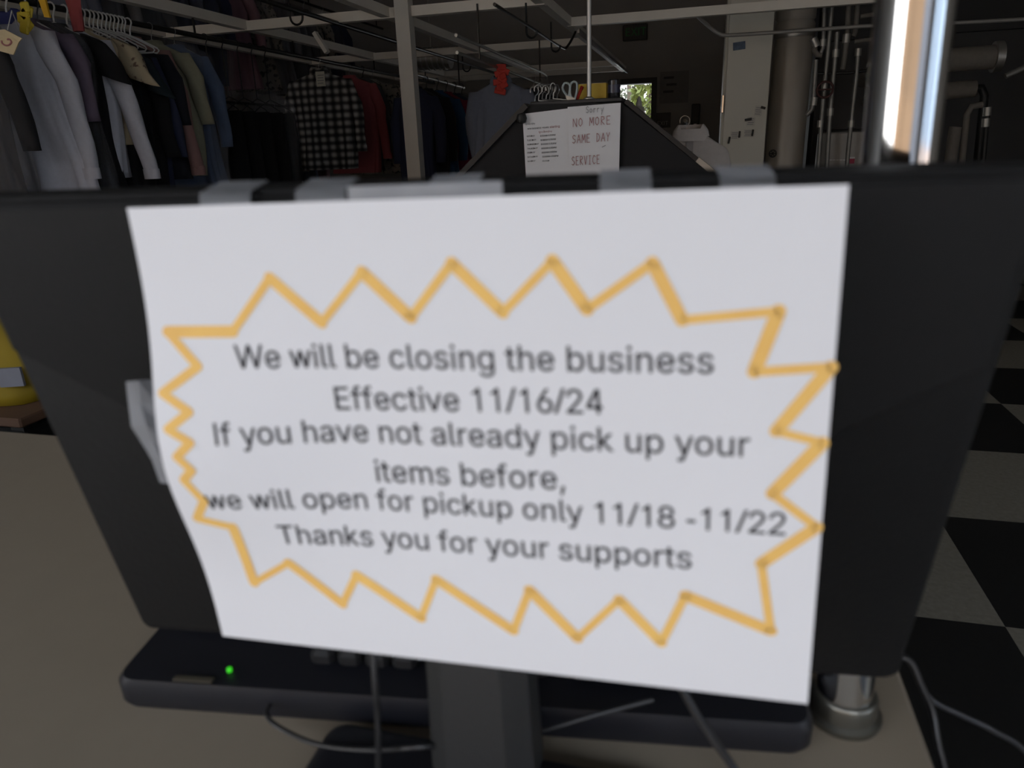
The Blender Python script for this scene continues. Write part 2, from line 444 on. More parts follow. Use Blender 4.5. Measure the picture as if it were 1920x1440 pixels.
'C': (510, [342,0,306,-9,267,-12,204,-4,148,21,101,60,65,113,43,178,35,254,43,330,65,395,101,448,148,488,204,512,267,521,306,518,342,509,375,495,405,475,431,450,452,421,468,387,479,343,405,343,396,371,385,392,371,409,354,424,335,436,314,444,291,449,267,451,224,445,186,428,154,400,130,362,114,313,108,254,114,195,130,147,154,108,187,81,225,64,267,58,291,60,314,65,335,73,354,85,371,99,385,117,396,138,405,165,479,165,468,122,452,88,431,59,405,34,376,14], [13,15,14,13,16,15,12,16,13,12,17,16,12,18,17,11,18,12,11,31,18,31,19,18,11,32,31,30,19,31,30,20,19,29,20,30,10,32,11,10,33,32,28,20,29,27,20,28,10,34,33,26,20,27,26,21,20,25,21,26,10,35,34,9,35,10,24,21,25,24,22,21,23,22,24,9,36,35,8,36,9,8,37,36,8,38,37,7,38,8,7,39,38,6,39,7,50,52,51,50,53,52,6,40,39,49,53,50,49,54,53,48,54,49,5,40,6,5,41,40,47,54,48,47,55,54,46,55,47,5,42,41,45,55,46,44,55,45,5,43,42,4,43,5,43,55,44,43,56,55,4,56,43,4,57,56,3,57,4,3,0,57,3,1,0,2,1,3]),
'D': (502, [353,26,292,3,219,-5,91,-5,91,62,214,62,270,68,315,85,350,113,374,151,389,199,394,255,389,311,375,358,350,396,317,424,274,441,221,447,88,447,88,514,226,514,296,506,355,483,403,445,438,393,459,330,467,255,459,180,438,116,402,65,55,514,130,514,130,-5,55,-5], [33,19,30,19,31,30,33,18,19,31,20,19,32,20,31,32,17,20,17,21,20,17,22,21,17,23,22,33,17,18,33,4,17,4,32,17,32,16,17,32,15,16,32,14,15,32,13,14,32,12,13,32,11,12,32,5,11,5,10,11,5,9,10,5,8,9,5,7,8,5,6,7,33,3,4,32,5,4]),
'E': (419, [380,-5,55,-5,55,514,377,514,377,447,130,447,130,291,360,291,360,224,130,224,130,62,380,62], [1,5,2,5,3,2,5,4,3,1,6,5,1,9,6,9,7,6,9,8,7,1,10,9,1,11,10,1,0,11]),
'F': (410, [130,-5,55,-5,55,514,374,514,374,447,130,447,130,283,351,283,351,216,130,216], [1,5,2,5,3,2,5,4,3,1,6,5,1,9,6,9,7,6,9,8,7,1,0,9]),
'H': (517, [130,-5,55,-5,55,514,130,514,130,294,387,294,387,514,462,514,462,-5,387,-5,387,227,130,227], [1,3,2,1,4,3,5,7,6,5,8,7,1,11,4,11,5,4,11,10,5,10,8,5,1,0,11,9,8,10]),
'I': (200, [65,0,135,0,135,514,65,514], [0,1,2,0,2,3]),
'J': (396, [298,29,248,-2,185,-12,122,-2,72,29,39,79,28,145,28,178,103,178,103,146,108,106,125,78,151,61,185,55,218,61,244,78,261,106,267,146,267,514,341,514,341,145,331,79], [17,19,18,17,20,19,6,8,7,6,9,8,6,10,9,16,20,17,16,21,20,5,10,6,5,11,10,15,21,16,15,0,21,4,11,5,4,12,11,14,0,15,4,13,12,13,0,14,4,0,13,4,1,0,3,1,4,3,2,1]),
'L': (393, [366,-5,55,-5,55,514,130,514,130,62,366,62], [1,3,2,1,4,3,1,5,4,1,0,5]),
'M': (628, [127,-5,55,-5,55,514,155,514,282,189,287,176,292,161,298,143,304,124,310,105,316,85,322,67,328,44,300,44,308,66,313,84,319,103,325,123,331,142,337,160,343,176,348,189,473,514,573,514,573,-5,499,-5,499,291,499,308,499,327,500,347,500,369,501,391,501,413,502,435,502,462,520,462,510,432,502,408,494,384,487,361,479,340,472,320,466,303,460,289,345,-5,283,-5,166,289,160,303,154,319,148,338,140,359,132,382,124,406,116,431,105,462,124,462,124,437,125,416,125,394,126,372,126,350,127,329,127,309,127,291], [1,54,2,54,3,2,54,55,3,55,4,3,21,34,22,34,23,22,34,35,23,35,24,23,1,53,54,56,4,55,21,33,34,36,24,35,57,4,56,21,32,33,37,24,36,1,52,53,58,4,57,21,38,32,38,31,32,38,31,37,31,24,37,1,58,52,58,51,52,1,59,58,51,4,58,30,24,31,21,39,38,50,4,51,1,60,59,29,24,30,21,40,39,49,4,50,1,61,60,28,24,29,21,41,40,48,4,49,1,62,61,27,24,28,21,42,41,47,4,48,1,63,62,26,24,27,21,43,42,46,4,47,1,0,63,25,24,26,21,44,43,45,4,46,45,5,4,20,44,21,45,6,5,19,44,20,45,7,6,18,44,19,45,8,7,17,44,18,45,9,8,16,44,17,45,15,9,15,10,9,15,10,16,10,44,16,11,44,10,45,14,15,12,44,11,45,13,14,45,12,13,45,44,12]),
'N': (523, [130,-5,55,-5,55,514,139,514,347,185,356,171,367,153,379,132,392,109,405,84,421,51,400,48,397,81,396,108,395,134,394,157,394,178,394,195,394,514,468,514,468,-5,384,-5,198,288,186,307,173,328,159,351,144,379,125,411,100,456,124,459,126,418,127,384,128,354,129,328,130,307,130,291], [1,28,2,28,3,2,28,29,3,29,4,3,17,19,18,17,20,19,30,4,29,1,27,28,31,26,30,26,4,30,1,31,27,31,26,27,1,32,31,25,4,26,1,33,32,24,4,25,23,4,24,1,34,33,22,4,23,1,35,34,1,0,35,21,4,22,16,20,17,21,5,4,15,20,16,21,6,5,14,20,15,21,7,6,13,20,14,21,8,7,21,12,8,12,9,8,12,9,13,9,20,13,10,20,9,21,11,12,11,20,10,21,20,11]),
'O': (533, [386,21,330,-4,267,-12,204,-4,148,21,101,60,65,113,43,178,35,254,43,330,65,395,101,448,148,488,204,512,267,521,330,512,386,488,433,448,468,395,491,330,498,254,491,178,468,113,433,60,187,80,225,64,267,58,309,64,347,80,379,108,404,146,420,195,425,254,420,313,404,362,379,401,347,428,309,445,267,451,225,445,187,428,155,401,130,362,114,313,108,254,114,195,130,146,155,108], [13,15,14,12,15,13,12,16,15,11,16,12,11,38,16,38,17,16,11,39,38,37,17,38,10,39,11,37,18,17,36,18,37,10,40,39,35,18,36,10,41,40,34,18,35,10,42,41,9,42,10,34,19,18,33,19,34,9,43,42,8,43,9,33,20,19,32,20,33,8,44,43,31,20,32,8,45,44,7,45,8,31,21,20,7,46,45,30,21,31,30,22,21,6,46,7,6,47,46,29,22,30,29,23,22,5,47,6,5,24,47,28,23,29,5,25,24,27,23,28,5,26,25,26,23,27,26,0,23,4,26,5,4,0,26,4,1,0,3,1,4,3,2,1]),
'P': (445, [130,-5,55,-5,55,514,235,514,290,508,335,492,370,466,394,432,409,392,414,348,409,303,394,263,370,229,335,203,290,186,235,181,104,181,104,247,232,247,268,251,295,261,315,276,329,296,337,320,339,348,337,375,329,399,315,419,294,434,267,444,232,447,130,447], [1,31,2,31,3,2,31,4,3,31,5,4,31,6,5,31,30,6,30,7,6,1,17,31,17,0,31,29,7,30,28,7,29,27,7,28,27,8,7,26,8,27,25,8,26,25,9,8,24,9,25,23,9,24,23,10,9,22,10,23,22,11,10,21,11,22,20,11,21,20,12,11,19,12,20,18,12,19,1,16,17,0,18,17,0,15,18,15,12,18,15,13,12,15,14,13,1,15,16,1,0,15]),
'R': (449, [130,-5,55,-5,55,514,236,514,291,509,335,493,370,468,395,436,410,396,414,352,410,308,395,269,370,237,335,213,290,198,236,193,91,193,91,260,233,260,268,263,296,271,316,285,329,303,337,325,340,352,337,379,329,402,315,421,295,435,268,444,233,447,130,447,436,-5,350,-5,222,234,306,234], [1,17,2,17,31,2,31,3,2,31,4,3,31,5,4,31,6,5,31,30,6,30,7,6,17,0,31,29,7,30,28,7,29,28,8,7,27,8,28,26,8,27,25,8,26,25,9,8,24,9,25,23,9,24,23,10,9,22,10,23,22,11,10,21,11,22,20,11,21,19,11,20,19,12,11,18,12,19,1,16,17,0,34,17,34,18,17,34,12,18,34,35,12,35,13,12,0,15,34,15,33,34,32,13,35,14,32,13,15,32,14,1,15,16,1,0,15,33,32,15]),
'S': (447, [325,6,279,-9,224,-14,171,-9,125,5,88,27,60,57,41,94,32,142,108,142,115,112,127,91,145,75,168,63,195,57,224,54,256,57,284,65,308,78,325,95,337,116,340,139,337,160,328,176,313,189,294,200,270,209,243,217,182,235,125,256,83,286,56,324,47,372,53,414,71,451,99,480,136,502,179,516,227,521,276,516,318,502,354,480,381,452,399,417,407,373,334,373,322,409,299,433,266,448,225,453,195,451,169,443,148,431,133,415,123,397,120,376,124,354,135,337,151,323,171,313,193,304,214,298,266,284,289,277,313,268,338,257,362,242,382,223,399,200,410,172,413,139,408,98,391,61,363,30], [37,39,38,36,39,37,36,40,39,35,40,36,35,41,40,34,41,35,34,49,41,49,42,41,34,50,49,48,42,49,48,43,42,34,51,50,33,51,34,47,43,48,33,52,51,46,43,47,33,53,52,46,44,43,33,54,53,32,54,33,45,44,46,32,55,54,32,56,55,31,56,32,31,57,56,31,58,57,30,58,31,30,59,58,30,60,59,30,61,60,30,62,61,29,62,30,29,63,62,29,64,63,29,65,64,29,66,65,28,66,29,28,67,66,27,67,28,27,68,67,26,68,27,25,68,26,24,68,25,24,69,68,23,69,24,22,69,23,22,70,69,21,70,22,7,9,8,7,10,9,20,70,21,20,71,70,19,71,20,7,11,10,19,72,71,18,72,19,6,11,7,6,12,11,17,72,18,6,13,12,16,72,17,6,14,13,16,73,72,5,14,6,15,73,16,5,15,14,5,73,15,5,0,73,4,0,5,4,1,0,3,1,4,3,2,1]),
'T': (449, [188,447,27,447,27,514,422,514,422,447,262,447,262,-5,188,-5], [1,3,2,1,4,3,0,4,1,7,5,0,5,4,0,7,6,5]),
'U': (517, [366,11,316,-7,259,-13,201,-7,152,11,111,40,80,77,61,122,55,173,55,514,129,514,129,179,133,145,145,116,164,91,189,72,221,61,259,57,297,61,328,72,354,91,372,115,384,145,388,179,388,514,462,514,462,173,456,122,437,77,406,40], [8,10,9,8,11,10,23,25,24,23,26,25,8,12,11,22,26,23,7,12,8,22,27,26,7,13,12,21,27,22,21,28,27,6,13,7,6,14,13,20,28,21,6,15,14,19,28,20,19,29,28,5,15,6,5,16,15,18,29,19,17,29,18,5,17,16,5,29,17,5,0,29,4,0,5,4,1,0,3,1,4,3,2,1]),
'V': (480, [281,-5,200,-5,9,514,88,514,197,208,207,178,220,139,235,91,255,26,228,26,247,91,262,140,275,178,285,208,391,514,470,514], [1,3,2,1,4,3,13,15,14,13,0,15,1,5,4,12,0,13,11,0,12,1,6,5,10,0,11,1,7,6,9,8,10,8,0,10,1,8,7,1,0,8]),
'W': (680, [4,514,76,514,221,0,149,0,149,0,221,0,376,514,304,514,304,514,376,514,531,0,459,0,459,0,531,0,676,514,604,514], [0,1,2,0,2,3,4,5,6,4,6,7,8,9,10,8,10,11,12,13,14,12,14,15]),
'X': (474, [94,-5,8,-5,222,300,222,220,20,514,107,514,182,403,196,382,208,364,218,348,228,331,237,314,252,287,224,287,238,314,248,331,257,347,268,364,280,382,294,403,371,514,456,514,254,223,254,303,465,-5,379,-5,288,127,275,146,264,162,254,178,245,193,236,210,222,236,253,236,239,210,230,194,220,179,210,163,199,146,186,127], [3,5,4,3,6,5,19,21,20,19,22,21,18,22,19,3,7,6,3,8,7,17,22,18,3,9,8,16,22,17,3,2,9,2,10,9,15,23,16,23,22,16,2,11,10,14,23,15,2,12,11,13,23,14,13,12,23,12,24,23,1,12,2,1,32,12,32,33,12,33,24,12,1,31,32,34,24,33,35,30,34,30,24,34,1,35,31,35,30,31,1,36,35,29,24,30,1,37,36,28,24,29,1,38,37,27,24,28,1,39,38,26,24,27,25,24,26,1,0,39]),
'Y': (472, [273,-5,198,-5,198,207,7,514,94,514,196,347,212,320,227,294,240,266,257,225,216,225,233,267,247,295,261,321,276,347,378,514,464,514,273,207], [2,4,3,2,5,4,14,16,15,14,17,16,2,6,5,13,17,14,12,17,13,2,7,6,11,8,12,8,17,12,2,11,7,11,8,7,2,10,11,9,17,8,2,9,10,2,17,9,1,17,2,1,0,17]),
'a': (389, [217,-4,191,-11,160,-14,124,-10,92,0,65,18,43,42,30,72,25,108,29,139,39,164,55,183,75,197,98,208,124,216,151,221,178,225,209,229,233,232,251,235,262,239,268,245,271,255,271,256,268,277,262,294,252,308,238,317,219,324,196,326,171,324,151,318,134,309,121,297,111,285,103,268,34,288,53,325,75,350,102,368,131,380,163,387,194,389,216,388,240,384,265,377,289,365,310,347,327,323,338,291,342,252,342,-5,272,-5,272,47,275,47,268,35,255,21,239,7,132,57,150,52,170,50,201,54,225,63,245,78,259,96,268,116,271,138,271,180,272,181,261,177,247,174,232,171,216,168,201,166,187,165,176,163,155,159,136,154,120,146,107,136,100,123,97,105,99,88,106,75,117,65], [41,43,42,41,44,43,40,44,41,40,45,44,39,45,40,39,46,45,38,46,39,38,47,46,37,47,38,37,29,47,29,48,47,37,30,29,28,48,29,36,30,37,36,31,30,27,48,28,27,49,48,36,32,31,26,49,27,36,33,32,25,49,26,36,34,33,24,49,25,24,50,49,35,34,36,23,50,24,22,50,23,21,50,22,21,51,50,20,51,21,19,68,20,68,51,20,18,68,19,17,68,18,16,68,17,15,68,16,14,68,15,13,68,14,12,68,13,11,68,12,10,68,11,10,69,68,67,51,68,66,51,67,10,70,69,10,71,70,10,72,71,10,73,72,10,74,73,10,75,74,9,75,10,9,76,75,9,77,76,9,78,77,9,79,78,8,79,9,65,51,66,8,80,79,8,81,80,64,51,65,7,81,8,7,82,81,63,51,64,7,83,82,62,54,63,54,51,63,7,84,83,6,84,7,6,58,84,61,54,62,6,59,58,60,54,61,6,60,59,6,53,60,53,54,60,6,55,53,55,52,53,55,51,54,5,55,6,5,56,55,52,51,55,5,57,56,4,57,5,4,0,57,3,0,4,3,1,0,2,1,3]),
'b': (424, [316,12,276,-7,230,-13,197,-10,170,-1,150,13,134,28,123,43,115,54,117,54,117,-5,48,-5,48,514,119,514,119,324,115,324,122,334,134,349,149,364,169,377,196,386,229,389,275,383,316,365,349,335,374,295,390,246,395,189,390,132,375,82,349,42,165,69,190,56,220,52,251,56,276,70,296,91,311,118,320,152,323,189,320,227,311,259,297,287,277,307,251,320,220,325,189,321,164,308,144,288,130,261,121,228,118,189,121,151,130,117,145,89], [11,13,12,11,15,13,15,14,13,20,22,21,19,22,20,19,23,22,18,23,19,18,24,23,17,24,18,16,24,17,16,45,24,45,44,24,44,25,24,15,45,16,15,46,45,11,49,15,49,48,15,48,47,15,47,46,15,43,25,44,42,25,43,42,26,25,41,26,42,11,50,49,40,26,41,40,27,26,11,51,50,39,27,40,11,52,51,38,27,39,38,28,27,37,28,38,11,53,52,37,29,28,36,29,37,11,54,53,35,29,36,11,8,54,8,31,54,35,30,29,34,30,35,8,32,31,33,30,34,8,9,32,9,33,32,11,7,8,10,7,9,7,33,9,7,30,33,11,10,7,6,30,7,6,0,30,5,0,6,4,0,5,4,1,0,3,1,4,3,2,1]),
'c': (396, [262,-5,235,-11,207,-13,157,-7,114,12,78,42,51,83,35,132,29,187,35,244,51,293,78,334,114,364,157,383,207,389,235,388,261,382,286,373,308,360,327,344,344,325,357,303,368,273,300,256,293,274,286,286,277,297,267,307,255,314,241,320,225,324,207,325,174,320,148,306,128,284,113,256,104,224,101,187,104,152,113,119,128,91,148,70,174,56,207,51,225,53,241,56,255,62,268,70,278,80,287,91,294,104,301,123,370,106,358,76,345,53,329,34,309,17,287,4], [13,15,14,13,16,15,12,16,13,12,17,16,12,18,17,11,18,12,11,19,18,11,20,19,10,32,11,32,31,11,31,20,11,31,30,20,30,21,20,29,21,30,10,33,32,28,21,29,27,21,28,26,21,27,10,34,33,26,22,21,25,22,26,9,34,10,24,22,25,9,35,34,23,22,24,9,36,35,8,36,9,8,37,36,8,38,37,7,38,8,7,39,38,6,39,7,50,52,51,6,40,39,50,53,52,49,53,50,6,41,40,48,53,49,5,41,6,47,53,48,47,54,53,46,54,47,5,42,41,45,54,46,44,54,45,5,43,42,44,55,54,43,55,44,5,55,43,4,55,5,4,56,55,4,57,56,3,57,4,3,0,57,3,1,0,2,1,3]),
'd': (424, [255,-1,228,-10,195,-13,149,-7,109,12,75,42,50,82,34,132,29,189,34,246,50,295,76,335,109,365,150,383,196,389,229,386,255,377,276,364,291,349,302,334,309,324,306,324,306,514,377,514,377,-5,308,-5,308,54,309,54,302,43,291,28,275,13,148,70,174,56,205,52,235,56,260,69,280,89,295,117,304,151,307,189,304,228,295,261,280,288,260,308,235,321,205,325,173,320,148,307,128,287,113,259,104,227,101,189,104,152,113,118,128,91], [21,23,22,21,20,23,20,24,23,13,15,14,13,16,15,12,16,13,12,17,16,11,17,12,11,18,17,11,19,18,10,46,11,46,45,11,45,19,11,45,20,19,44,20,45,44,43,20,43,42,20,42,41,20,41,24,20,10,47,46,10,48,47,9,48,10,9,49,48,40,24,41,9,50,49,8,50,9,39,24,40,8,51,50,38,24,39,8,52,51,7,52,8,7,53,52,37,24,38,6,53,7,6,54,53,36,24,37,6,31,54,35,27,36,27,24,36,5,31,6,5,32,31,34,27,35,5,33,32,33,26,34,26,27,34,33,28,26,28,25,26,28,24,27,5,28,33,5,29,28,25,24,28,4,29,5,4,30,29,4,0,30,3,0,4,3,1,0,2,1,3]),
'e': (404, [284,0,250,-10,212,-13,159,-7,114,12,78,42,51,83,35,131,29,187,35,243,51,292,77,333,112,364,156,383,205,389,237,387,268,379,297,365,323,345,345,318,362,284,373,242,376,194,376,164,70,164,70,226,355,226,305,193,302,237,293,267,279,291,260,310,235,321,205,325,175,321,149,309,129,291,113,267,104,240,101,211,101,178,104,140,115,108,132,84,154,66,181,55,212,51,233,53,252,57,268,65,282,76,293,90,303,111,372,94,358,61,339,36,314,15], [13,15,14,13,16,15,12,16,13,12,17,16,12,18,17,11,18,12,11,19,18,10,34,11,34,33,11,33,19,11,32,19,33,31,19,32,10,35,34,31,20,19,30,20,31,10,36,35,9,36,10,29,20,30,9,37,36,29,21,20,9,38,37,28,21,29,8,25,9,25,38,9,28,26,21,26,22,21,25,39,38,27,26,28,8,24,25,39,26,25,39,22,26,40,22,39,40,23,22,7,24,8,41,23,40,7,41,24,41,23,24,7,42,41,6,42,7,51,53,52,6,43,42,51,54,53,50,54,51,6,44,43,5,44,6,49,54,50,5,45,44,48,54,49,48,55,54,47,55,48,5,46,45,46,55,47,5,55,46,4,55,5,4,56,55,4,0,56,3,0,4,3,1,0,2,1,3]),
'f': (254, [1,384,233,384,233,322,1,322,147,-5,76,-5,76,432,79,463,91,489,110,509,133,523,160,532,187,535,207,534,223,532,236,529,249,524,231,462,221,465,214,467,205,468,195,469,172,466,158,456,150,441,147,418], [11,13,12,11,14,13,10,14,11,10,15,14,10,16,15,10,17,16,9,17,10,8,19,9,19,18,9,18,17,9,7,21,8,21,20,8,20,19,8,7,22,21,7,23,22,6,23,7,6,24,23,6,25,24,5,25,6,5,4,25,3,1,0,3,2,1]),
'g': (425, [292,-141,252,-152,207,-156,167,-153,132,-144,103,-131,79,-114,60,-94,43,-68,103,-34,114,-50,125,-62,139,-74,156,-84,179,-90,207,-92,247,-87,279,-71,299,-45,306,-5,306,63,309,63,302,53,290,38,275,24,254,11,228,3,195,0,150,5,110,22,76,50,51,88,34,135,29,191,34,247,50,295,76,335,110,365,150,383,196,389,229,386,256,377,276,364,292,349,303,334,310,324,308,324,308,384,377,384,377,-9,372,-55,354,-93,327,-121,148,80,174,68,205,64,236,68,261,79,281,98,295,123,304,155,307,193,304,230,295,262,281,288,261,308,236,321,205,325,174,320,148,307,128,287,113,260,104,229,101,193,104,156,113,125,128,99], [38,40,39,38,41,40,46,48,47,46,45,48,45,49,48,37,41,38,37,42,41,36,42,37,36,43,42,36,44,43,35,68,36,68,67,36,67,44,36,67,45,44,66,45,67,66,65,45,65,64,45,64,63,45,63,49,45,35,69,68,35,70,69,34,70,35,34,71,70,62,49,63,34,72,71,33,72,34,61,49,62,33,73,72,60,49,61,33,74,73,32,74,33,32,75,74,59,49,60,31,75,32,31,76,75,58,49,59,31,53,76,57,21,58,21,49,58,30,53,31,30,54,53,56,21,57,30,55,54,55,21,56,30,20,55,20,21,55,30,22,20,22,19,20,22,49,21,30,23,22,19,49,22,29,23,30,29,24,23,29,25,24,28,25,29,28,26,25,27,26,28,18,49,19,18,50,49,8,10,9,17,50,18,8,11,10,17,51,50,8,12,11,7,12,8,16,51,17,7,13,12,7,14,13,15,51,16,7,15,14,7,51,15,7,52,51,6,52,7,5,52,6,5,0,52,4,0,5,4,1,0,3,1,4,3,2,1]),
'h': (410, [131,280,122,256,119,226,119,-5,48,-5,48,514,119,514,119,282,95,282,119,335,149,366,186,384,227,389,265,385,298,373,325,352,345,323,358,286,362,241,362,-5,291,-5,291,235,285,273,269,301,244,318,210,324,185,321,163,313,145,299], [4,6,5,4,8,6,8,7,6,11,13,12,11,14,13,10,14,11,10,15,14,9,15,10,9,16,15,8,27,9,27,26,9,26,25,9,25,16,9,24,16,25,24,17,16,23,17,24,8,28,27,22,17,23,8,0,28,22,18,17,4,1,8,1,0,8,21,18,22,4,2,1,21,19,18,20,19,21,4,3,2]),
'i': (167, [117,451,102,441,84,438,66,441,50,451,40,466,36,483,40,501,50,516,66,526,84,529,102,526,117,516,128,501,131,483,128,466,119,-5,48,-5,48,384,119,384], [17,19,18,17,16,19,9,11,10,9,12,11,8,12,9,8,13,12,7,13,8,6,13,7,6,14,13,5,14,6,5,15,14,4,15,5,4,0,15,3,0,4,3,1,0,2,1,3]),
'k': (360, [27,0,97,0,97,514,27,514,23,138,117,138,337,384,243,384,88,192,182,192,357,0,263,0], [0,1,2,0,2,3,4,5,6,4,6,7,8,9,10,8,10,11]),
'l': (189, [162,-6,151,-7,139,-7,99,-2,70,17,53,46,48,84,48,514,119,514,119,99,120,78,124,65,132,59,146,57,154,57,160,58,164,58,174,60,187,-1,173,-4], [6,8,7,6,9,8,6,10,9,5,10,6,5,11,10,5,12,11,16,18,17,5,13,12,15,18,16,14,18,15,13,18,14,5,18,13,4,18,5,3,18,4,3,19,18,2,19,3,2,0,19,2,1,0]),
'm': (610, [119,-5,48,-5,48,384,117,384,117,290,100,290,113,325,129,349,148,367,170,381,194,389,219,391,259,385,291,364,313,334,328,290,305,290,318,323,333,346,354,365,379,379,406,388,437,391,470,387,499,376,525,357,545,331,558,297,562,255,562,-5,491,-5,491,253,485,287,469,309,446,321,418,325,396,323,377,315,361,303,350,288,343,269,340,247,340,-5,269,-5,269,259,264,287,249,307,227,321,199,325,179,323,160,316,143,304,130,287,122,265,119,238], [10,12,11,21,23,22,9,12,10,20,23,21,20,24,23,9,13,12,1,3,2,1,5,3,5,6,3,6,4,3,8,13,9,19,24,20,19,25,24,7,13,8,18,25,19,7,14,13,18,26,25,6,14,7,17,26,18,6,48,14,48,47,14,47,15,14,17,35,26,35,34,26,34,27,26,17,36,35,6,49,48,4,50,6,50,49,6,16,36,17,16,37,36,33,27,34,46,15,47,4,51,50,16,38,37,32,27,33,45,16,46,16,15,46,4,52,51,16,39,38,32,28,27,1,4,5,1,53,4,53,52,4,45,39,16,45,40,39,31,28,32,44,40,45,44,41,40,1,54,53,43,41,44,31,29,28,30,29,31,43,42,41,1,0,54]),
'n': (410, [131,280,122,256,119,226,119,-5,48,-5,48,384,117,384,117,282,95,282,119,335,149,366,186,384,227,389,265,385,297,373,325,352,345,323,358,286,362,241,362,-5,291,-5,291,235,285,273,269,301,244,318,210,324,185,321,163,313,145,299], [11,13,12,11,14,13,4,8,5,8,6,5,8,7,6,10,14,11,10,15,14,9,15,10,9,16,15,8,27,9,27,26,9,26,25,9,25,16,9,24,16,25,24,17,16,23,17,24,8,28,27,22,17,23,8,0,28,22,18,17,4,1,8,1,0,8,21,18,22,4,2,1,21,19,18,20,19,21,4,3,2]),
'o': (415, [301,12,258,-7,207,-13,157,-7,114,12,78,42,51,83,35,132,29,187,35,244,51,293,78,334,114,364,157,383,207,389,258,383,301,364,337,334,364,293,381,244,386,187,381,132,364,83,337,42,148,70,174,56,207,51,241,56,267,70,288,91,302,119,311,152,314,187,311,223,302,256,288,284,267,306,241,320,207,325,174,320,148,306,128,284,113,256,104,224,101,187,104,152,113,119,128,91], [13,15,14,13,16,15,12,16,13,12,17,16,11,17,12,11,38,17,38,37,17,37,18,17,10,39,11,39,38,11,10,40,39,36,18,37,10,41,40,35,18,36,9,41,10,35,19,18,9,42,41,34,19,35,9,43,42,33,19,34,8,43,9,33,20,19,8,44,43,32,20,33,8,45,44,31,20,32,31,21,20,7,45,8,7,46,45,30,21,31,30,22,21,6,46,7,29,22,30,6,47,46,28,22,29,6,24,47,28,23,22,5,24,6,27,23,28,5,25,24,26,23,27,5,26,25,5,23,26,4,23,5,4,0,23,3,0,4,3,1,0,2,1,3]),
'p': (424, [119,-148,48,-148,48,384,117,384,117,324,115,324,122,334,134,349,149,364,169,377,196,386,229,389,275,383,316,365,349,335,374,295,390,246,395,189,390,132,375,82,349,42,316,12,276,-7,230,-13,197,-10,170,-1,150,13,134,28,123,43,115,54,119,54,165,69,190,56,220,52,251,56,276,70,296,91,311,118,320,152,323,189,320,227,311,259,297,287,277,307,251,320,220,325,189,321,164,308,144,288,130,261,121,228,118,189,121,151,130,117,145,89], [10,12,11,9,12,10,1,3,2,1,5,3,5,4,3,9,13,12,8,13,9,8,14,13,7,14,8,6,14,7,6,45,14,45,44,14,44,15,14,5,45,6,5,46,45,1,50,5,50,49,5,49,48,5,48,47,5,47,46,5,43,15,44,42,15,43,42,16,15,41,16,42,40,16,41,40,17,16,1,51,50,39,17,40,1,52,51,38,17,39,38,18,17,37,18,38,1,53,52,37,19,18,36,19,37,1,29,53,29,54,53,35,19,36,29,31,54,35,20,19,34,20,35,29,32,31,33,20,34,29,30,32,30,33,32,1,28,29,0,28,30,28,33,30,28,20,33,1,0,28,27,20,28,27,21,20,26,21,27,25,21,26,25,22,21,24,22,25,24,23,22]),
'r': (259, [119,-5,48,-5,48,384,117,384,117,326,112,326,126,350,150,371,179,385,213,390,221,390,229,389,238,389,248,388,248,316,238,318,229,319,219,320,207,321,183,318,161,310,144,298,130,281,122,261,119,237], [8,10,9,8,11,10,8,12,11,8,13,12,8,14,13,7,14,8,1,3,2,1,5,3,5,4,3,6,14,7,5,17,6,17,16,6,16,15,6,15,14,6,1,23,5,23,22,5,22,21,5,21,20,5,20,19,5,19,18,5,18,17,5,1,24,23,1,0,24]),
's': (365, [262,2,224,-9,182,-13,144,-10,110,-1,81,14,58,35,41,61,29,98,97,112,109,82,127,64,151,54,181,50,216,55,241,66,258,83,263,103,260,119,250,132,234,143,211,150,148,165,102,181,69,205,48,236,42,274,47,306,61,334,84,358,113,375,148,386,187,389,224,386,256,377,282,362,303,342,318,318,331,286,265,271,254,295,239,312,218,323,187,327,158,324,134,313,119,297,114,277,117,260,127,247,146,236,173,228,231,214,277,198,310,175,330,144,336,107,331,73,317,44,293,20], [31,33,32,31,34,33,30,34,31,30,35,34,29,35,30,29,36,35,28,36,29,28,43,36,43,37,36,27,44,28,44,43,28,42,37,43,27,45,44,41,37,42,41,38,37,27,46,45,40,38,41,26,46,27,26,47,46,39,38,40,26,48,47,25,48,26,25,49,48,25,50,49,25,51,50,24,51,25,24,52,51,24,53,52,23,53,24,23,54,53,22,54,23,22,55,54,21,55,22,20,55,21,20,56,55,19,56,20,18,56,19,17,56,18,8,10,9,17,57,56,16,57,17,7,10,8,15,57,16,7,11,10,15,58,57,14,58,15,7,12,11,6,12,7,13,58,14,6,13,12,6,58,13,6,59,58,5,59,6,5,0,59,4,0,5,4,1,0,3,1,4,3,2,1]),
't': (227, [1,384,209,384,209,322,1,322,60,92,60,476,131,476,131,98,133,78,140,65,151,58,171,55,177,55,185,56,193,57,206,59,219,-2,204,-6,192,-8,180,-9,168,-9,123,-3,88,18,67,50], [4,6,5,4,7,6,3,1,0,3,2,1,4,8,7,23,8,4,23,9,8,23,10,9,14,16,15,23,11,10,13,16,14,12,16,13,11,16,12,23,16,11,22,16,23,21,16,22,21,17,16,20,17,21,20,18,17,20,19,18]),
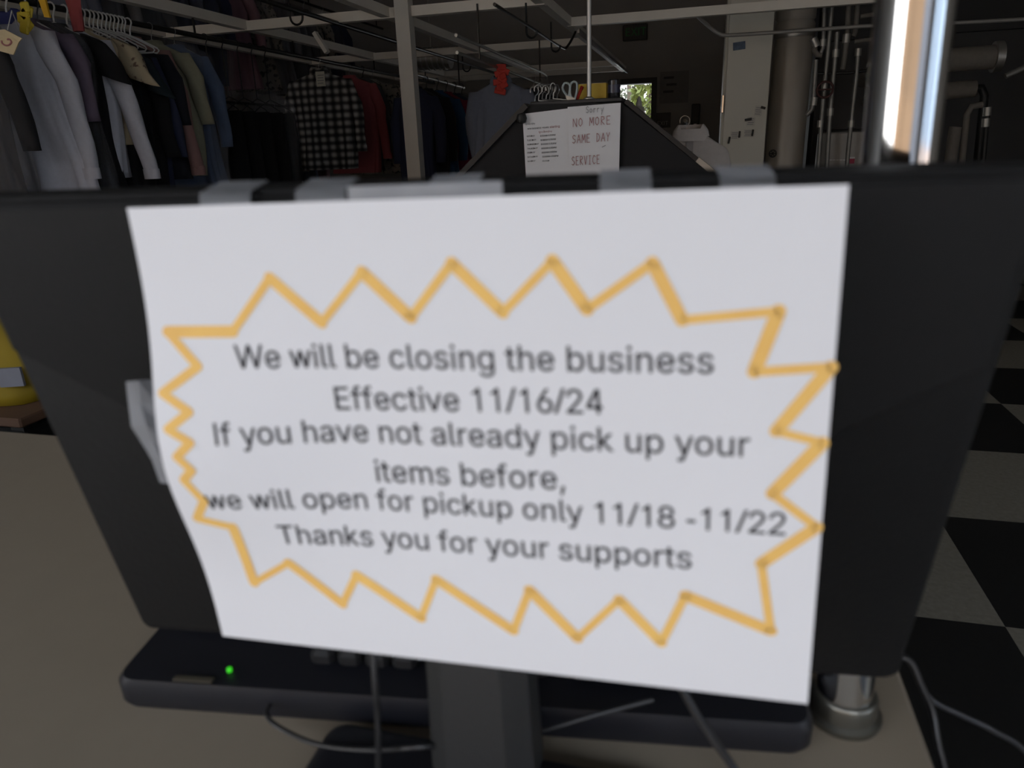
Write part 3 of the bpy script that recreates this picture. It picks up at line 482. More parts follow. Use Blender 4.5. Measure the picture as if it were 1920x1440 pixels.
'u': (410, [260,13,224,-4,182,-10,145,-6,112,6,85,27,65,56,52,94,48,139,48,384,119,384,119,144,124,106,141,78,166,61,200,55,225,58,247,66,265,80,279,99,288,123,291,153,291,384,362,384,362,-5,293,-5,293,97,315,97,290,44], [8,10,9,8,11,10,21,23,22,21,24,23,20,27,21,27,24,21,8,12,11,7,12,8,19,27,20,7,13,12,18,26,19,26,27,19,18,28,26,28,25,26,28,24,27,6,13,7,17,28,18,6,14,13,16,28,17,6,15,14,15,28,16,5,15,6,5,28,15,5,0,28,25,24,28,4,0,5,4,1,0,3,1,4,3,2,1]),
'v': (370, [3,384,77,384,222,0,148,0,148,0,222,0,367,384,293,384], [0,1,2,0,2,3,4,5,6,4,6,7]),
'w': (520, [4,384,76,384,186,0,114,0,114,0,186,0,296,384,224,384,224,384,296,384,406,0,334,0,334,0,406,0,516,384,444,384], [0,1,2,0,2,3,4,5,6,4,6,7,8,9,10,8,10,11,12,13,14,12,14,15]),
'x': (379, [94,-5,11,-5,177,234,176,155,19,384,103,384,152,308,169,281,184,256,197,232,216,201,167,201,185,232,198,256,212,281,229,308,279,384,361,384,204,152,204,230,367,-5,284,-5,227,83,210,109,196,134,182,157,164,187,213,187,195,157,183,134,169,109,152,83], [3,26,4,26,5,4,26,6,5,15,17,16,15,10,17,10,27,17,27,18,17,14,10,15,26,7,6,26,11,7,11,2,7,2,8,7,13,10,14,2,9,8,12,9,13,9,19,13,19,10,13,1,11,2,11,3,2,12,10,9,11,10,12,18,10,19,10,20,19,1,26,11,26,3,11,18,27,10,27,20,10,1,25,26,28,20,27,29,24,28,24,20,28,1,29,25,29,24,25,1,30,29,23,20,24,1,31,30,22,20,23,21,20,22,1,0,31]),
'y': (370, [2,384,78,384,228,10,152,10,298,384,372,384,187,-150,113,-150,60,-161,60,-89,150,-89,150,-161], [0,1,2,0,2,3,4,5,6,4,6,7,8,9,10,8,10,11]),
}


def text_mesh(body, place, name, m, parent, fit=None, bold=0.0, hk=1.0):
    """flat letters; place(x, y) carries letter coordinates into the scene; fit = width to fill, hk = letter height against width"""
    vs, fs = [], []
    pen = 0.0
    for ch in body:
        a, q, t = G_[ch]
        o = len(vs)
        vs += [(pen + q[i], q[i + 1]) for i in range(0, len(q), 2)]
        fs += [(t[i] + o, t[i + 1] + o, t[i + 2] + o) for i in range(0, len(t), 3)]
        pen += a
    x0, x1 = min(v[0] for v in vs), max(v[0] for v in vs)
    k = (.001 if fit is None else fit / (x1 - x0))
    mb = MB()
    mb.add([place((x - x0) * k, y * k * hk) for x, y in vs], fs)
    return mb.build(name, m, parent, fix=False)


def ribbon(mb, pts, width, place, seg=8):
    """flat pen stroke with round joints, laid through place(x, y)"""
    for (x0, y0), (x1, y1) in zip(pts, pts[1:]):
        L = math.hypot(x1 - x0, y1 - y0)
        if L < 1e-9:
            continue
        nx, ny = -(y1 - y0) / L * width / 2, (x1 - x0) / L * width / 2
        k = max(1, int(L / (width * 2)))
        for i in range(k):
            a, b = i / k, (i + 1) / k
            q = []
            for t, s in ((a, 1), (b, 1), (b, -1), (a, -1)):
                q.append(place(x0 + (x1 - x0) * t + nx * s, y0 + (y1 - y0) * t + ny * s))
            mb.add(q, [(0, 1, 2, 3)])
    for x, y in pts:
        q = [place(x + width / 2 * math.cos(2 * PI * i / seg), y + width / 2 * math.sin(2 * PI * i / seg)) for i in range(seg)]
        mb.add(q, [tuple(range(seg))])
    return mb


# ------------------------------------------------------------------ the room
def floor_mat():
    m = mat('checkered floor tiles', (.02, .02, .02), rough=.55)
    n, l = m.node_tree.nodes, m.node_tree.links
    b = n['Principled BSDF']
    tc = n.new('ShaderNodeTexCoord')
    mp = n.new('ShaderNodeMapping')
    T = .615
    mp.inputs['Scale'].default_value = (1 / T, 1 / T, 0)
    mp.inputs['Location'].default_value = (-.857 / T, -2.486 / T, .5)
    ck = n.new('ShaderNodeTexChecker')
    ck.inputs['Scale'].default_value = 1.0
    ck.inputs['Color2'].default_value = (.30, .275, .225, 1)
    ck.inputs['Color1'].default_value = (.016, .0155, .0145, 1)
    l.new(tc.outputs['Object'], mp.inputs[0])
    l.new(mp.outputs[0], ck.inputs['Vector'])
    nz = n.new('ShaderNodeTexNoise')
    nz.inputs['Scale'].default_value = 60
    mx = n.new('ShaderNodeMix')
    mx.data_type = 'RGBA'
    mx.blend_type = 'MULTIPLY'
    mx.inputs['Factor'].default_value = .45
    l.new(tc.outputs['Object'], nz.inputs['Vector'])
    l.new(ck.outputs['Color'], mx.inputs['A'])
    l.new(nz.outputs['Fac'], mx.inputs['B'])
    l.new(mx.outputs['Result'], b.inputs['Base Color'])
    return m


struct('floor', MB().box(((XL + XR) / 2, (YF + YB) / 2, -.05), (XR - XL + .4, YB - YF + .4, .1)), floor_mat())
struct('ceiling', MB().box(((XL + XR) / 2, (YF + YB) / 2, ZC + .05), (XR - XL + .4, YB - YF + .4, .1)),
       mat('dark ceiling boards', (.24, .23, .21), .9, scale=4))
struct('wall_left', MB().box((XL - .1, (YF + YB) / 2, ZC / 2), (.2, YB - YF + .4, ZC)), M_WALL)
wr = MB()
wr.box((XR + .1, (-.3 + YB) / 2, ZC / 2), (.2, YB + .3, ZC))
wr.box((XR + .1, (YF - 2.1) / 2 - .1, ZC / 2), (.2, .4, ZC))
wr.box((XR + .1, -1.2, .1), (.2, 1.8, .2))
wr.box((XR + .1, -1.2, (2.9 + ZC) / 2), (.2, 1.8, ZC - 2.9))
struct('wall_right', wr, M_WALL)
# back wall with the doorway
d0, d1 = at(1160, 158, YB), at(1222, 158, YB)
DX0, DX1, DZ = -1.24, -.735, 2.03
wb = MB()
wb.box(((XL + DX0) / 2, YB + .08, ZC / 2), (DX0 - XL, .16, ZC))
wb.box(((XR + DX1) / 2, YB + .08, ZC / 2), (XR - DX1, .16, ZC))
wb.box(((DX0 + DX1) / 2, YB + .08, (ZC + DZ) / 2), (DX1 - DX0, .16, ZC - DZ))
struct('wall_back', wb, M_WALL)
dr = MB()
for x in (DX0 - .03, DX1 + .03):
    dr.box((x, YB - .01, DZ / 2), (.07, .08, DZ))
dr.box(((DX0 + DX1) / 2, YB - .01, DZ + .035), (DX1 - DX0 + .13, .08, .07))
struct('door_1', dr, mat('dark door frame', (.04, .038, .035), .6))
# street wall: two big windows
wf = MB()
wx = [(-5.85, 2.0), (3.1, 4.9)]
wz0, wz1 = .2, 2.9
wf.box(((XL + XR) / 2, YF - .08, (ZC + wz1) / 2), (XR - XL, .16, ZC - wz1))
wf.box(((XL + XR) / 2, YF - .08, wz0 / 2), (XR - XL, .16, wz0))
for a, b in ((XL, wx[0][0]), (wx[0][1], wx[1][0]), (wx[1][1], XR)):
    wf.box(((a + b) / 2, YF - .08, (wz0 + wz1) / 2), (b - a, .16, wz1 - wz0))
struct('wall_front', wf, mat('tan painted wall', (.16, .145, .13), .8, scale=4))
M_FRAME = mat('bronze window frame', (.05, .045, .04), .4, .5)
M_PANE = film('window glass', .06, (.6, .62, .62), .02, 3)
for k, (a, b) in enumerate(wx):
    fr = MB()
    n = 3 if k == 0 else 2
    for i in range(n + 1):
        x = a + (b - a) * i / n
        fr.box((x, YF - .06, (wz0 + wz1) / 2), (.06, .08, wz1 - wz0))
    for z in (wz0 + .03, wz1 - .03):
        fr.box(((a + b) / 2, YF - .06, z), (b - a, .08, .06))
    w = struct('window_%d' % (k + 1), fr, M_FRAME)
    MB().box(((a + b) / 2, YF - .06, (wz0 + wz1) / 2), (b - a, .006, wz1 - wz0)).build('pane', M_PANE, w)

fr = MB()
for y in (-2.07, -1.2, -.33):
    fr.box((XR + .06, y, (wz0 + wz1) / 2), (.08, .06, wz1 - wz0))
for z in (wz0 + .03, wz1 - .03):
    fr.box((XR + .06, -1.2, z), (.08, 1.8, .06))
w = struct('window_3', fr, M_FRAME)
MB().box((XR + .06, -1.2, (wz0 + wz1) / 2), (.006, 1.8, wz1 - wz0)).build('pane', M_PANE, w)

# the street outside the windows; building blocks added for the chrome pole's reflections
struct('pavement', MB().box((0, -16, -.12), (60, 27, .1)), mat('sunlit pavement', (.42, .38, .33), .9, scale=2))
struct('ground', MB().box((0, 21, -.12), (40, 20, .1)), mat('yard concrete', (.40, .39, .37), .9, scale=2))
fa = MB()
fa.box((-3.2, -17, 3.2), (14.4, 4, 6.4))
fa.box((-3.2, -15.0, 6.45), (14.8, 4.4, .2))
struct('reflected_facade', fa, mat('tan stucco', (.25, .155, .085), .9, scale=3))
fb = MB()
fb.box((8.2, -17, 2.3), (8.2, 4, 4.6))
struct('reflected_facade', fb, mat('grey stucco', (.11, .115, .13), .9, scale=3))

fc = MB()
fc.box((17, -10, 4.2), (4, 16, 6.0))
struct('reflected_facade', fc, mat('pale blue sky stand-in', (.36, .45, .55), .8, scale=3))  # added block, stands in for blue sky in the pole's right stripe
fd = MB()
fd.box((16.9, -10, .6), (4.2, 16.2, 1.3))
struct('reflected_facade', fd, mat('pinkish reflection block', (.62, .47, .38), .85, scale=3))  # added block for the pink lower end of that reflected stripe

# ------------------------------------------------------------------ counter
CT = .93
ctr = thing('service_counter', 'beige laminate service counter under the computer monitor and keyboard', 'counter', (-1.2, .2, 0))
MB().box((-1.2, .2325, CT - .02), (2.704, .965, .04), bev=.004).build('countertop', M_COUNTER, ctr)
MB().box((-1.2, .2325, (CT - .04) / 2), (2.64, .88, CT - .04)).build('base', M_COUNTERBODY, ctr)

# ------------------------------------------------------------------ monitor (seen from behind)
K = 1.06
mT = EYE + Vector((-.0976, .262, -.0129)) * K + Vector((0, 0, -.0013))
ma, mt = .1102, .1967
mu = Vector((math.cos(ma), math.sin(ma), 0))
mh = Vector((-math.sin(ma), math.cos(ma), 0))
md = Vector((0, 0, -1)) * math.cos(mt) + mh * math.sin(mt)
mn = mh * math.cos(mt) + Vector((0, 0, 1)) * math.sin(mt)      # towards the screen side
MW, MH = .4337 * K, .2648 * K


def mp_(u, d, n):
    return mT + mu * u + md * d + mn * n


mon = thing('computer_monitor', 'black computer monitor seen from behind with a white notice taped on it', 'monitor', (-.105, .30, CT))


def rrect(w, h, r, k=5):
    pts = []
    for cx, cy, a0 in ((w / 2 - r, r, -90), (w / 2 - r, h - r, 0), (-w / 2 + r, h - r, 90), (-w / 2 + r, r, 180)):
        for i in range(k + 1):
            a = math.radians(a0 + 90 * i / k)
            pts.append((cx + r * math.cos(a), cy + r * math.sin(a)))
    return pts


def rings_from(shapes):
    return [[mp_(u, d, n) for u, d in pts] for pts, n in shapes]


oa = rrect(MW, MH, .006)
ob_ = [(u * .985, (d - MH / 2) * .98 + MH / 2) for u, d in oa]
MB().loft(rings_from([(ob_, 0), (oa, .003), (oa, .0135), (ob_, .016)])).build('back_housing', M_PLASTIC, mon, smooth=True)
MB().loft(rings_from([([(u * .955, (d - MH / 2) * .93 + MH / 2) for u, d in oa], .0162), ([(u * .955, (d - MH / 2) * .93 + MH / 2) for u, d in oa], .0168)])).build(
    'screen', mat('dark screen glass', (.01, .011, .013), .08), mon)
# thicker upper block whose lower edge folds in towards the stand
pl = [(-MW / 2 + .004, .002), (MW / 2 - .004, .002), (MW / 2 - .004, .078), (MW / 2 - .055, .112), (.10, .205), (-.10, .205), (-MW / 2 + .055, .108), (-MW / 2 + .004, .074)]
pi_ = [(u * .985, (d - .08) * .97 + .08) for u, d in pl]
MB().loft(rings_from([(pi_, -.0042), (pl, -.002), (pl, .001)])).build('rear_block', M_PLASTIC, mon)
vt = MB()
for i in range(15):
    u = -.14 + i * .02
    vt.add([mp_(u, .04, -.0046), mp_(u + .012, .04, -.0046), mp_(u + .012, .062, -.0046), mp_(u, .062, -.0046)], [(0, 1, 2, 3)])
vt.build('vent_slots', mat('vent black', (.004, .004, .004), .8), mon)
# stand: faceted neck and foot
nk = []
for z, s in ((CT + .012, 1.08), (CT + .09, 1.0), (CT + .107, .96), (CT + .20, .9)):
    ring = []
    for x, y in ((-.029, .010), (-.0165, 0), (.0165, 0), (.029, .010), (.029, .030), (-.029, .030)):
        ring.append(Vector((-.1065 + x * s, .286 + y * s + (.0 if z < CT + .15 else .004), z)))
    nk.append(ring)
nk[2][0].x += .006
nk[3][0].x += .012
MB().loft(nk).build('stand_neck', M_NECK, mon)
ft = []
for z, s in ((CT, 1), (CT + .008, 1), (CT + .013, .93)):
    ft.append([Vector((-.107 + u * s, .247 + (d - .0) * s, z)) for u, d in rrect(.215, .073, .012)])
MB().loft(ft).build('stand_foot', M_KEYB, mon, smooth=True)

# ------------------------------------------------------------------ the notice
PO = EYE + Vector((-0.22519162, 0.25015377, -0.23189505))
PU = Vector((0.99927882, 0.03665072, 0.00992776))
PV = Vector((-0.03037585, 0.00991391, 0.98364368))
PN = Vector((0.03653911, -0.99926946, 0.01119976))
PW, PH = .2794, .2159


def pbump(u, v):
    t = min(max(1 - u / .10, 0), 1)
    g = t * t * (3 - 2 * t)
    return .0130 * g * math.exp(-((v - .105) / .05) ** 2)


def ps(u, v, off=0.0):
    return PO + PU * u + PV * v + PN * (pbump(u, v) + off)


def pmm(off):
    return lambda x, y: ps(x / 1000, y / 1000, off)


note = thing('notice_sheet', 'white closing notice with orange zigzag border taped to back of the monitor', 'paper', tuple(PO))
pg = MB()
NU, NV = 42, 34
for off in (0.0, -.0002):
    vs = [ps(PW * i / NU, PH * j / NV, off) for j in range(NV + 1) for i in range(NU + 1)]
    pg.add(vs, [(j * (NU + 1) + i, j * (NU + 1) + i + 1, (j + 1) * (NU + 1) + i + 1, (j + 1) * (NU + 1) + i) for j in range(NV) for i in range(NU)])
sheet = pg.build('sheet', M_PAPER, note, smooth='all', fix=False)
ZIG = [(9.5, 162.9), (40.5, 163.1), (60.9, 185.8), (81.3, 166.8), (101.8, 187.9), (120.4, 169.2), (139.4, 191.1), (158.4, 171.4), (178.7, 191.5), (191.1, 172.8), (215.3, 190.3), (226.0, 168.8), (259.4, 172.4), (252.0, 149.2), (278.2, 151.7), (260.8, 125.7), (277.2, 121.7), (260.7, 99.3), (277.5, 85.8), (257.9, 67.5), (263.0, 35.6), (228.5, 49.1), (218.7, 24.0), (201.0, 44.0), (182.3, 21.7), (161.8, 44.7), (153.2, 22.1), (118.7, 45.9), (109.2, 23.9), (79.8, 44.5), (70.3, 27.4), (46.6, 49.1), (25.7, 35.7), (24.2, 69.2), (7.7, 73.6), (14.8, 83.9), (8.4, 95.4), (13.6, 100.5), (7.9, 107.0), (15.6, 114.0), (5.7, 120.0), (16.8, 128.0), (4.6, 136.1), (22.6, 147.9), (9.5, 162.9)]
zb = MB()
for i, (p, q) in enumerate(zip(ZIG, ZIG[1:])):
    ribbon(zb, [p, q], (5.2, 3.7, 5.0, 3.5)[i % 4] if i < 33 else 4.2, pmm(.00035 + .00001 * (i % 2)), 10)
zb.build('zigzag_border', M_ORANGE, note, fix=False)
for body, (x0, y0), (x1, y1) in (
        ('We will be closing the business', (40.0, 146.9), (237.6, 148.2)),
        ('Effective 11/16/24', (82.5, 128.2), (196.0, 130.2)),
        ('If you have not already pick up your', (27.2, 112.6), (251.6, 114.6)),
        ('items before,', (96.2, 94.2), (179.8, 95.6)),
        ('we will open for pickup only 11/18 -11/22', (15.6, 79.8), (266.3, 81.2)),
        ('Thanks you for your supports', (45.3, 60.4), (230.9, 62.4))):
    L = math.hypot(x1 - x0, y1 - y0)
    cx, sx = (x1 - x0) / L, (y1 - y0) / L
    f = pmm(.0003)
    text_mesh(body, lambda x, y, f=f, x0=x0, y0=y0, cx=cx, sx=sx: f(x0 + x * cx - y * sx, y0 + x * sx + y * cx * 1.0), 'printed_line', M_INK, note, fit=L, hk=1.04)

# sticky tape: short strips folded from the notice over the top of the monitor
TAPES = [((372, 468), 'leftmost strip of clear tape folded over the top edge of the monitor', 0),
         ((552, 646), 'second strip of clear tape from the left on the top edge of the monitor', 0),
         ((798, 893), 'clear tape strip standing up from the long flat tape above the notice', 0),
         ((1124, 1222), 'clear tape strip on the top edge of the monitor below the no more sign', 0),
         ((1350, 1455), 'rightmost strip of clear tape folded over the top edge of the monitor', 0)]


def tape(pts_l, pts_r, label):
    mb = MB()
    n = len(pts_l)
    for off in (Vector((0, 0, 0)),):
        mb.add([p + off for p in pts_l] + [p + off for p in pts_r], [(i, i + 1, n + i + 1, n + i) for i in range(n - 1)])
    o = mb.build('tape_strip', M_TAPE, None, fix=False)
    so = o.modifiers.new('thickness', 'SOLIDIFY')
    so.thickness = .0001
    return tag(o, label, 'tape', 'clear tape holding the closing notice')


for (xa, xb), lb, _ in TAPES:
    cols = []
    for px in (xa, xb):
        u = (px - 960) / FPX * .29 + .09          # rough place along the monitor
        # solve the place along the monitor's rear top edge that lies on this spot
        lo, hi = -MW / 2, MW / 2
        for _k in range(40):
            mid = (lo + hi) / 2
            q = mp_(mid, .0, -.0052) - EYE
            x = 960 + FPX * q.dot(CR) / q.dot(CF)
            lo, hi = (mid, hi) if x < px else (lo, mid)
        top = mp_(lo, -.0008, -.004)
        # down to the paper's top edge
        lo2, hi2 = 0.0, PW
        for _k in range(40):
            mid = (lo2 + hi2) / 2
            q = ps(mid, PH, .0004) - EYE
            x = 960 + FPX * q.dot(CR) / q.dot(CF)
            lo2, hi2 = (mid, hi2) if x < px else (lo2, mid)
        cols.append([ps(lo2, PH - .004, -.0008), ps(lo2, PH + .0006, -.0006), top, mp_(lo, -.0010, .004), mp_(lo, -.0010, .014)])
    tape(cols[0], cols[1], lb)
ll, rr = [], []
for t in range(9):
    u = .0995 + .0615 * t / 8
    ll.append(ps(u, PH - .002, -.0008))
    rr.append(ps(u, PH + .0054, -.0015))
tape(ll, rr, 'long flat strip of clear tape lying along the top edge of the notice')
# crumpled strip at the left edge
cr_px = [((236, 716), (279, 712)), ((241, 760), (287, 757)), ((246, 800), (303, 800)), ((262, 825), (314, 838)), ((284, 862), (330, 878)), ((300, 905), (352, 912))]
ll = [at(a[0], a[1], .262 + .001 * (i % 2)) for i, (a, b) in enumerate(cr_px)]
mm_ = [at((a[0] + b[0]) / 2, (a[1] + b[1]) / 2, .2555 + .003 * (i % 2)) for i, (a, b) in enumerate(cr_px)]
rr = [at(b[0] + 8, b[1], .262) for a, b in cr_px]
cb = MB()
n = len(ll)
cb.add(ll + mm_ + rr, [(i, i + 1, n + i + 1, n + i) for i in range(n - 1)] + [(n + i, n + i + 1, 2 * n + i + 1, 2 * n + i) for i in range(n - 1)])
ct = cb.build('tape_strip', M_TAPE, None, fix=False)
so = ct.modifiers.new('thickness', 'SOLIDIFY')
so.thickness = .0002
tag(ct, 'crumpled length of clear tape along the bent left edge of the notice', 'tape', 'clear tape holding the closing notice')

# ------------------------------------------------------------------ keyboard
ka = math.atan2(.36 - .302, .084 + .375)
kx = Vector((math.cos(ka), math.sin(ka), 0))
ky = Vector((-math.sin(ka), math.cos(ka), 0))
K0 = Vector((-.375, .306, CT))
KL, KD = .462, .165
kb = thing('computer_keyboard', 'black computer keyboard lying on the counter behind the monitor stand', 'keyboard', tuple(K0))


def kp(x, y, z):
    return K0 + kx * x + ky * y + Vector((0, 0, z))


kr = []
base_o = [(x + KL / 2, y) for x, y in rrect(KL, KD, .012)]
for z, s in ((.001, .985), (.005, 1.0), (.0195, 1.0), (.024, .985)):
    kr.append([kp((x - KL / 2) * s + KL / 2, (y - KD / 2) * (s * 1.0) + KD / 2, z + (.006 * y / KD if z > .01 else 0)) for x, y in base_o])
MB().loft(kr).build('case', M_KEYB, kb, smooth=True)
kk = MB()
rot = Matrix((kx, ky, Vector((0, 0, 1)))).transposed()
for r in range(6):
    y = .030 if r == 0 else .056 + (r - 1) * .0195
    if r == 0:                                                     # function keys, in groups of four
        spans = [(.135 + i * .0192 + .012 * (i // 4), .152 + i * .0192 + .012 * (i // 4)) for i in range(14)]
    elif r == 5:
        spans = [(.02, .055), (.059, .076)] + [(.155, .265)] + [(.27 + i * .024, .292 + i * .024) for i in range(6)]
    else:
        spans = [(.02 + i * .019, .037 + i * .019) for i in range(22) if i not in (4, 8)]
    for a, b in spans:
        c = kp((a + b) / 2, y, .031 + .006 * y / KD)
        kk.box(c, (b - a, .0165, .012), rot, bev=.003)
kk.build('keys', mat('dark key caps', (.008, .008, .009), .6), kb)
led = atz(430, 1255, CT + .027)
MB().lathe([(.0018, 0), (.0018, .0022), (.001, .0030)], led - Vector((0, 0, .0015)), 12).build('status_light', MATS.setdefault('led', bpy.data.materials.new('green indicator')), kb)
lm = MATS['led']
lm.use_nodes = True
_b = lm.node_tree.nodes['Principled BSDF']
_b.inputs['Base Color'].default_value = (.02, .25, .01, 1)
_b.inputs['Emission Color'].default_value = (.05, .75, .02, 1)
_b.inputs['Emission Strength'].default_value = .7
la, lb_ = atz(328, 1270, CT + .0262), atz(398, 1277, CT + .0262)
MB().box((la + lb_) / 2, ((lb_ - la).length, .004, .0012), rot).build('badge', mat('worn gold badge', (.11, .095, .07), .5, .3), kb)


def spline(pts, k=8):
    P = [Vector(p) for p in pts]
    P = [P[0] * 2 - P[1]] + P + [P[-1] * 2 - P[-2]]
    out = []
    for i in range(1, len(P) - 2):
        for j in range(k):
            t = j / k
            a, b, c, d = P[i - 1:i + 3]
            out.append(.5 * ((2 * b) + (c - a) * t + (2 * a - 5 * b + 4 * c - d) * t * t + (3 * b - a - 3 * c + d) * t ** 3))
    out.append(P[-2])
    return out


def cable(pts, r, label, m=M_CABLE):
    o = MB().tube(spline(pts), r, 8).build('cable', m, None, smooth=True)
    return tag(o, label, 'cable', 'cables around the monitor')


cable([mp_(-.062, .20, -.002), at(702, 1262, .283), at(708, 1340, .281), at(709, 1440, .279), at(700, 1540, .278), (-.165, .262, CT + .004)], .0019,
      'thin black cable hanging straight down just left of the monitor stand')
cable([at(505, 1322, .318), at(500, 1338, .308), at(520, 1362, .300), at(590, 1394, .296), at(690, 1406, .293), at(790, 1400, .289), at(900, 1392, .320), at(1010, 1372, .327), at(1120, 1340, .335), at(1225, 1312, .345)], .0016,
      'black cable looping in front of the keyboard and round behind the stand')
cable([mp_(.09, .24, .0), at(1290, 1312, .322), at(1330, 1376, .316), at(1375, 1440, .309), at(1425, 1530, .302), (.03, .285, CT + .003)], .0024,
      'black cable slanting down over the right half of the keyboard')
cable([at(1650, 1230, .47), at(1702, 1236, .47), at(1726, 1282, .465), at(1748, 1334, .46), at(1758, 1390, .45), at(1775, 1470, .44), at(1790, 1640, .43)], .0026,
      'black cable dropping over the right end of the counter')
cable([at(1690, 1225, .478), at(1712, 1252, .474), at(1742, 1308, .468), at(1800, 1340, .474), at(1862, 1370, .480), at(1930, 1420, .49), at(1990, 1560, .49)], .0021,
      'thin grey black cable swinging out to the right past the counter end', mat('grey cable', (.03, .03, .034), .4))

# ------------------------------------------------------------------ chrome pole on the counter
PX, PY = .1050, .405
pole = thing('chrome_pole', 'tall polished chrome pole standing on the right end of the counter', 'pole', (PX, PY, CT))
MB().tube([(PX, PY, CT + .004), (PX - .030 * (ZC - CT), PY, ZC)], .0172, 48).build('tube', M_CHROME, pole, smooth=True)
MB().lathe([(.0228, 0), (.0235, .002), (.0235, .0045), (.0205, .007), (.0200, .017), (.0193, .019), (.0175, .0205)], (PX, PY, CT), 48).build('floor_flange', mat('shade-dulled flange metal', (.20, .195, .17), .35, .9, scale=40), pole, smooth=True)  # shade behind the monitor put into the flange's dull, darker metal colour

# ------------------------------------------------------------------ yellow bag by the counter
bg0 = Vector((-2.32, 1.75, 0))
st = thing('low_stand', 'low brown topped stand with black base holding the yellow bag', 'stand', tuple(bg0))
MB().box((-2.32, 1.78, .545), (.74, .5, .03), bev=.005).build('top_board', mat('worn brown board', (.16, .085, .05), .7, scale=9, stretch=(1, 8, 1)), st)
for x in (-2.64, -2.0):
    for y in (1.58, 1.98):
        MB().box((x, y, .265), (.05, .05, .53)).build('leg', M_BLACKMETAL, st)
MB().box((-2.32, 1.78, .43), (.70, .46, .17), bev=.01).build('skirt_box', M_BLACKMETAL, st)
yb = MB()
rg = []
for i in range(11):
    t = i / 10
    z = .562 + .33 * t
    s = 1.0 - .30 * t ** 1.5 if t < .95 else .55
    ring = []
    for k in range(28):
        a = 2 * PI * k / 28
        r = 1 + .035 * math.sin(3 * a + 5 * t) + .03 * math.sin(7 * a + 9 * t)
        ca, sa = math.cos(a), math.sin(a)
        ring.append(Vector((-2.32 + .31 * s * r * math.copysign(abs(ca) ** .6, ca), 1.78 + .19 * s * r * math.copysign(abs(sa) ** .6, sa), z)))
    rg.append(ring)
yb.loft(rg)
ybag = thing('laundry_bag', 'bright yellow laundry bag on the low stand behind the counter', 'bag', (-2.32, 1.78, .562))
yb.build('sack', mat('yellow bag cloth', (.34, .23, .006), .7, bump=.2), ybag, smooth='all')
MB().box((-2.05, 1.62, .66), (.07, .012, .06), Matrix.Rotation(.35, 3, 'Z')).build('label_patch', mat('white label', (.25, .25, .29), .6), ybag)

# ------------------------------------------------------------------ overhead frame of welded white tube
HB = 2.21
fr = thing('overhead_frame', 'overhead grid of white square steel tubes with one white post', 'frame', (-2.25, 5.24, 0))
TW = .066
for x in (-4.12, -3.40, -2.24, -1.11):
    MB().beam((x, 2.2, HB + .0), (x, YB - .25, HB + .0), TW, TW).build('long_tube', M_STEEL, fr)
for y in (5.24, 7.47, 9.68, 10.45):
    MB().beam((-4.12, y, HB - .006), (-1.08, y, HB - .006), TW * .96, TW).build('cross_tube', M_STEEL, fr)
MB().beam((-1.11, 6.28, HB - .004), (2.6, 6.28, HB - .004), TW * .96, TW).build('cross_tube', M_STEEL, fr)
MB().beam((-2.092, 5.20, 0), (-2.092, 5.20, ZC - .01), .105, .095).build('post', mat('white painted post', (.62, .59, .53), .55, scale=4, var=.1), fr)
MB().beam((-3.02, 5.6, 2.18), (-2.93, 5.6, 2.03), .05, .03).build('brace', M_STEEL, fr)


def hook_drop(x, y, z0, z1):
    MB().tube([(x, y, z0), (x, y, z1)], .008, 6).build('drop_rod', M_RAIL, fr)


def j_hook(x, y, z, r=.045, up=.16):
    pts = [(x - r, y, z + up), (x - r, y, z)] + [(x - r * math.cos(a), y, z - r * math.sin(a)) for a in [PI * i / 8 for i in range(1, 9)]] + [(x + r, y, z + .01)]
    return MB().tube(pts, .007, 8)


# hanging rails
RX, RZ = -3.4, 2.07
rail1 = thing('hanging_rail', 'long black rail carrying the front left row of garments', 'rail', (RX, 6.0, RZ))
MB().tube([(RX, 2.3, RZ), (RX, 9.3, RZ)], .017, 10).build('bar', M_RAIL, rail1, smooth=True)
for y in (2.6, 4.63, 5.9, 7.5, 9.0):
    MB().tube([(RX, y, RZ), (RX, y, HB - .03)], .008, 6).build('drop_rod', M_RAIL, rail1)
R2X, R2Z = -2.62, 2.165
rail2 = thing('hanging_rail', 'bare dark rail with U hooks running past the white post', 'rail', (R2X, 6.0, R2Z))
MB().tube([(R2X, 2.4, R2Z + .01), (R2X, 9.4, R2Z - .01)], .016, 10).build('bar', M_RAIL, rail2, smooth=True)
for y in (4.60, 6.40, 8.2):
    j_hook(R2X + .02, y, R2Z - .045, .045, .16).build('u_hook', M_BLACKMETAL, rail2, smooth=True)
R4X, R4Z = -2.50, 1.885
rail4 = thing('hanging_rail', 'bright ended low rail holding the dark suits beside the white post', 'rail', (R4X, 7.4, R4Z))
MB().tube([(R4X, 6.2, R4Z + .02), (R4X, 7.75, R4Z - .01)], .014, 10).build('bar', M_DULL, rail4, smooth=True)
for y in (6.3, 7.6):
    MB().tube([(R4X, y, R4Z), (R4X, y, R2Z + .12)], .007, 6).build('drop_rod', M_RAIL, rail4)
R5X = -1.55
rail5 = thing('hanging_rail', 'long looped steel rail with rounded end above the blue grey shirt', 'rail', (R5X, 6.4, 1.9))
MB().tube(spline([(R5X, 4.7, 1.955), (R5X, 6.0, 1.945), (R5X, 7.38, 1.93), (R5X, 7.47, 1.88), (R5X, 7.38, 1.83), (R5X, 6.0, 1.845), (R5X, 4.7, 1.855)], 6), .011, 8).build('loop_bar', M_DULL, rail5, smooth=True)
for y in (5.2, 7.2):
    MB().tube([(R5X, y, 1.85), (R5X, y, HB)], .007, 6).build('drop_rod', M_RAIL, rail5)
rail6 = thing('hanging_rail', 'thin dark rail ending in an upturned hook left of the conduit pole', 'rail', (-1.15, 5.6, 2.02))
